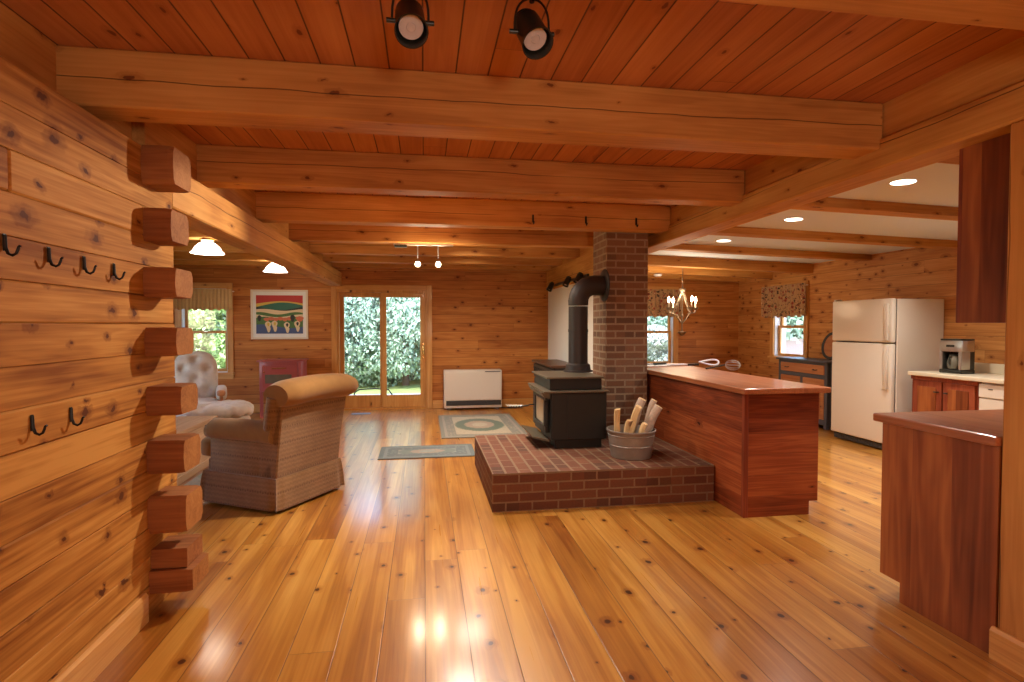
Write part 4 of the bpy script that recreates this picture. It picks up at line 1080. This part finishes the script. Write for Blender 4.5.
def leafmesh(name, seed, rx, ry, rz, n, size, droop, mat):
    rnd = random.Random(seed); b = bmesh.new()
    cl = [(rnd.gauss(0, .45), rnd.gauss(0, .45), rnd.uniform(-.9, .9), rnd.uniform(.25, .5)) for _ in range(46)]
    for k in range(n):
        c = cl[rnd.randrange(len(cl))]
        while True:
            v = Vector((rnd.uniform(-1, 1), rnd.uniform(-1, 1), rnd.uniform(-1, 1)))
            if .3 < v.length < 1: break
        v = v.normalized() * c[3]
        p = Vector(((c[0] + v.x) * rx, (c[1] + v.y) * ry, (c[2] + v.z * .7) * rz))
        s = size * rnd.uniform(.6, 1.3)
        R = Euler((rnd.uniform(-1.2, .6) - droop, rnd.uniform(-.6, .6), rnd.uniform(0, 6.28))).to_matrix()
        q = [R @ Vector(w) for w in ((0, -s * .1, 0), (s * .34, s * .5, 0), (0, s * 1.2, -s * .15), (-s * .34, s * .5, 0))]
        b.faces.new([b.verts.new(p + w) for w in q])
    me = bpy.data.meshes.new(name); b.to_mesh(me); b.free(); me.materials.append(mat); return me
LM = [leafmesh('leaf_mass', 1, 1.5, 1.5, 1.6, 26000, .085, .5, M['leaf_a']), leafmesh('leaf_mass', 2, 1.6, 1.5, 1.7, 24000, .085, .1, M['leaf_b']), leafmesh('leaf_mass', 3, 1.5, 1.5, 1.4, 24000, .085, .3, M['leaf_c'])]
def tree(label, kind, loc, s, sz, rz):
    e = thing('tree', label, 'tree', loc, rz, 'trees and shrubs outside the windows')
    o = bpy.data.objects.new('foliage', LM[kind]); COL.objects.link(o); o.parent = e; o.location = (0, 0, 1.45 * sz); o.scale = (s, s, sz)
    MB().tube([(0, 0, -.1), (.05, .02, 1. * sz), (-.03, .04, 2. * sz), (.02, 0, 2.6 * sz)], [.10, .08, .05, .02], 10).build('trunk', M['trunk'], e, True)
    return e
TR = [('blue green fir left of centre outside the glass door', 0, (-3.1, 15.2, -.25), 1.05, 1.0, .3), ('blue green fir outside the right pane of the glass door', 0, (-.5, 15.6, -.25), 1.1, 1.1, 1.7),
      ('pale feathery tree at the top right of the glass door', 2, (.6, 18.0, -.25), 1.3, 2.1, .8), ('pale feathery tree at the top left of the glass door', 2, (-3.6, 18.8, -.25), 1.4, 2.1, 2.9),
      ('yellow green shrub at the left edge of the glass door', 1, (-4.1, 14.2, -.25), .7, .8, 2.2), 
      ('bright yellow green tree filling the living room window', 1, (-5.9, 14.0, -.25), 1.2, 1.25, .5), ('second yellow green tree deeper behind the living room window', 1, (-7.6, 16.5, -.25), 1.4, 1.8, 4.),
      ('green tree outside the dining window behind the chandelier', 0, (7.4, 16.8, -.25), 1.2, 1.4, 1.), ('pale shrub low outside the dining window', 2, (6.3, 14.4, -.25), .8, .55, 2.5),
      ('green tree outside the small window above the hutch', 0, (20.5, 29.0, .9), 1.7, 1.3, .2), ('yellow green tree beyond the small window above the hutch', 1, (24.0, 32.5, 1.2), 1.9, 1.4, 3.3)]
for a in TR: tree(*a)
FAR = [leafmesh('far_leaf_mass', 11 + k, 1.5, 1.5, 1.6, 5000, .20, .3, M['leaf_a']) for k in range(3)]
tlm = []
rnd = random.Random(5)
for k in range(16):
    tlm.append((k % 3, Matrix.Translation((-22 + k * 3.2, 25 + rnd.uniform(-1, 2), 2.2)) @ Matrix.Diagonal((1.6, 1.3, 2.2, 1))))
me = bpy.data.meshes.new('treeline')
b = bmesh.new()
for kd, mt in tlm:
    n0 = len(b.verts); b.from_mesh(FAR[kd]); b.verts.ensure_lookup_table()
    bmesh.ops.transform(b, matrix=mt, verts=b.verts[n0:])
b.to_mesh(me); b.free(); me.materials.append(M['leaf_a'])
o = bpy.data.objects.new('treeline', me); COL.objects.link(o); tag(o, 'distant green treeline beyond the lawn outside the windows', 'treeline', None, 'stuff')
me2 = me.copy(); o2 = bpy.data.objects.new('treeline', me2); COL.objects.link(o2); o2.rotation_euler = (0, 0, -PI / 2); o2.location = (9, 6, 1.2)
tag(o2, 'distant treeline across the gravel drive on the right', 'treeline', None, 'stuff')

# ------------------------------------------------------------------ light
def lamp(name, typ, loc, power, color, size=.1, rot=None, spot=None, sy=None):
    d = bpy.data.lights.new(name, typ); d.energy = power; d.color = color
    if typ == 'AREA':
        d.size = size
        if sy: d.shape = 'RECTANGLE'; d.size_y = sy
    elif typ == 'SUN': d.angle = math.radians(1.5)
    else: d.shadow_soft_size = size
    if spot: d.spot_size, d.spot_blend = spot
    o = bpy.data.objects.new(name, d); COL.objects.link(o); o.location = loc
    if rot: o.rotation_euler = rot
    return o
WARM = (1, .78, .52); SOFT = (1, .88, .75)
lamp('sun', 'SUN', (0, -5, 10), 6, (1, .94, .84), rot=(math.radians(42), 0, math.radians(-14)))
def aim(loc, to): return (Vector(to) - Vector(loc)).to_track_quat('-Z', 'Y').to_euler()
lamp('hall_fill', 'POINT', (.5, -1.6, 1.25), 120, SOFT, .25)  # added fill behind the camera, lifts the ceiling and beam faces
p = (.55, 4.50, 2.40); lamp('track_spot', 'SPOT', p, 200, SOFT, .04, rot=aim(p, (-1.3, 2.3, 1.0)), spot=(math.radians(110), .5))
for (x, y, pw) in ((.4, 4.66, 21), (.4, 5.92, 20), (.6, 7.05, 18), (.7, 8.02, 11), (.7, 3.4, 9)): lamp('ceiling_fill', 'AREA', (x, y, 2.56), pw, SOFT, .35).data.spread = math.radians(135)  # added downward fill between the beams, no fixtures there
for x in (-.068, .165): lamp('spot_glow', 'POINT', (x, 6.38, 2.10), 9, WARM, .05)
def can(x, y, z, p): o = lamp('can_light', 'AREA', (x, y, z), p, (1, .93, .85), .14); o.data.spread = math.radians(120)
for (x, y), _ in cans: can(x, y, 2.395, 13)
can(4.6, 3.4, 2.34, 11); can(4.6, 4.76, 2.34, 11); can(4.5, 1.7, 2.34, 11)  # more unseen kitchen downlights, no fixtures modelled
lamp('chandelier_glow', 'POINT', (3.81, 7.8, 1.86), 30, WARM, .18)

w = bpy.data.worlds.new('World'); SC.world = w; w.use_nodes = True
nt = w.node_tree; nt.nodes.clear()
sky = nt.nodes.new('ShaderNodeTexSky'); sky.sky_type = 'NISHITA'; sky.sun_disc = False; sky.sun_elevation = math.radians(48); sky.sun_rotation = math.radians(180)
bg = nt.nodes.new('ShaderNodeBackground'); bg.inputs[1].default_value = 1.5
out = nt.nodes.new('ShaderNodeOutputWorld')
nt.links.new(sky.outputs[0], bg.inputs[0]); nt.links.new(bg.outputs[0], out.inputs[0])

# ------------------------------------------------------------------ camera and colour
cd = bpy.data.cameras.new('camera'); cd.sensor_width = 36; cd.lens = 555 / 1024 * 36; cd.clip_start = .05
co = bpy.data.objects.new('camera', cd); COL.objects.link(co)
co.location = (0, 0, 1.42); co.rotation_euler = (math.radians(90 - 1.651), 0, math.radians(-9.006))
SC.camera = co
vs = SC.view_settings; SC.display_settings.display_device = 'sRGB'
vs.view_transform = 'Standard'; vs.look = 'None'; vs.gamma = 1; vs.use_curve_mapping = False; vs.exposure = .22
cy = SC.cycles
cy.use_denoising = True
cy.max_bounces = 8; cy.diffuse_bounces = 5; cy.glossy_bounces = 4; cy.transparent_max_bounces = 12
cy.sample_clamp_indirect = 6
cy.caustics_reflective = False; cy.caustics_refractive = False
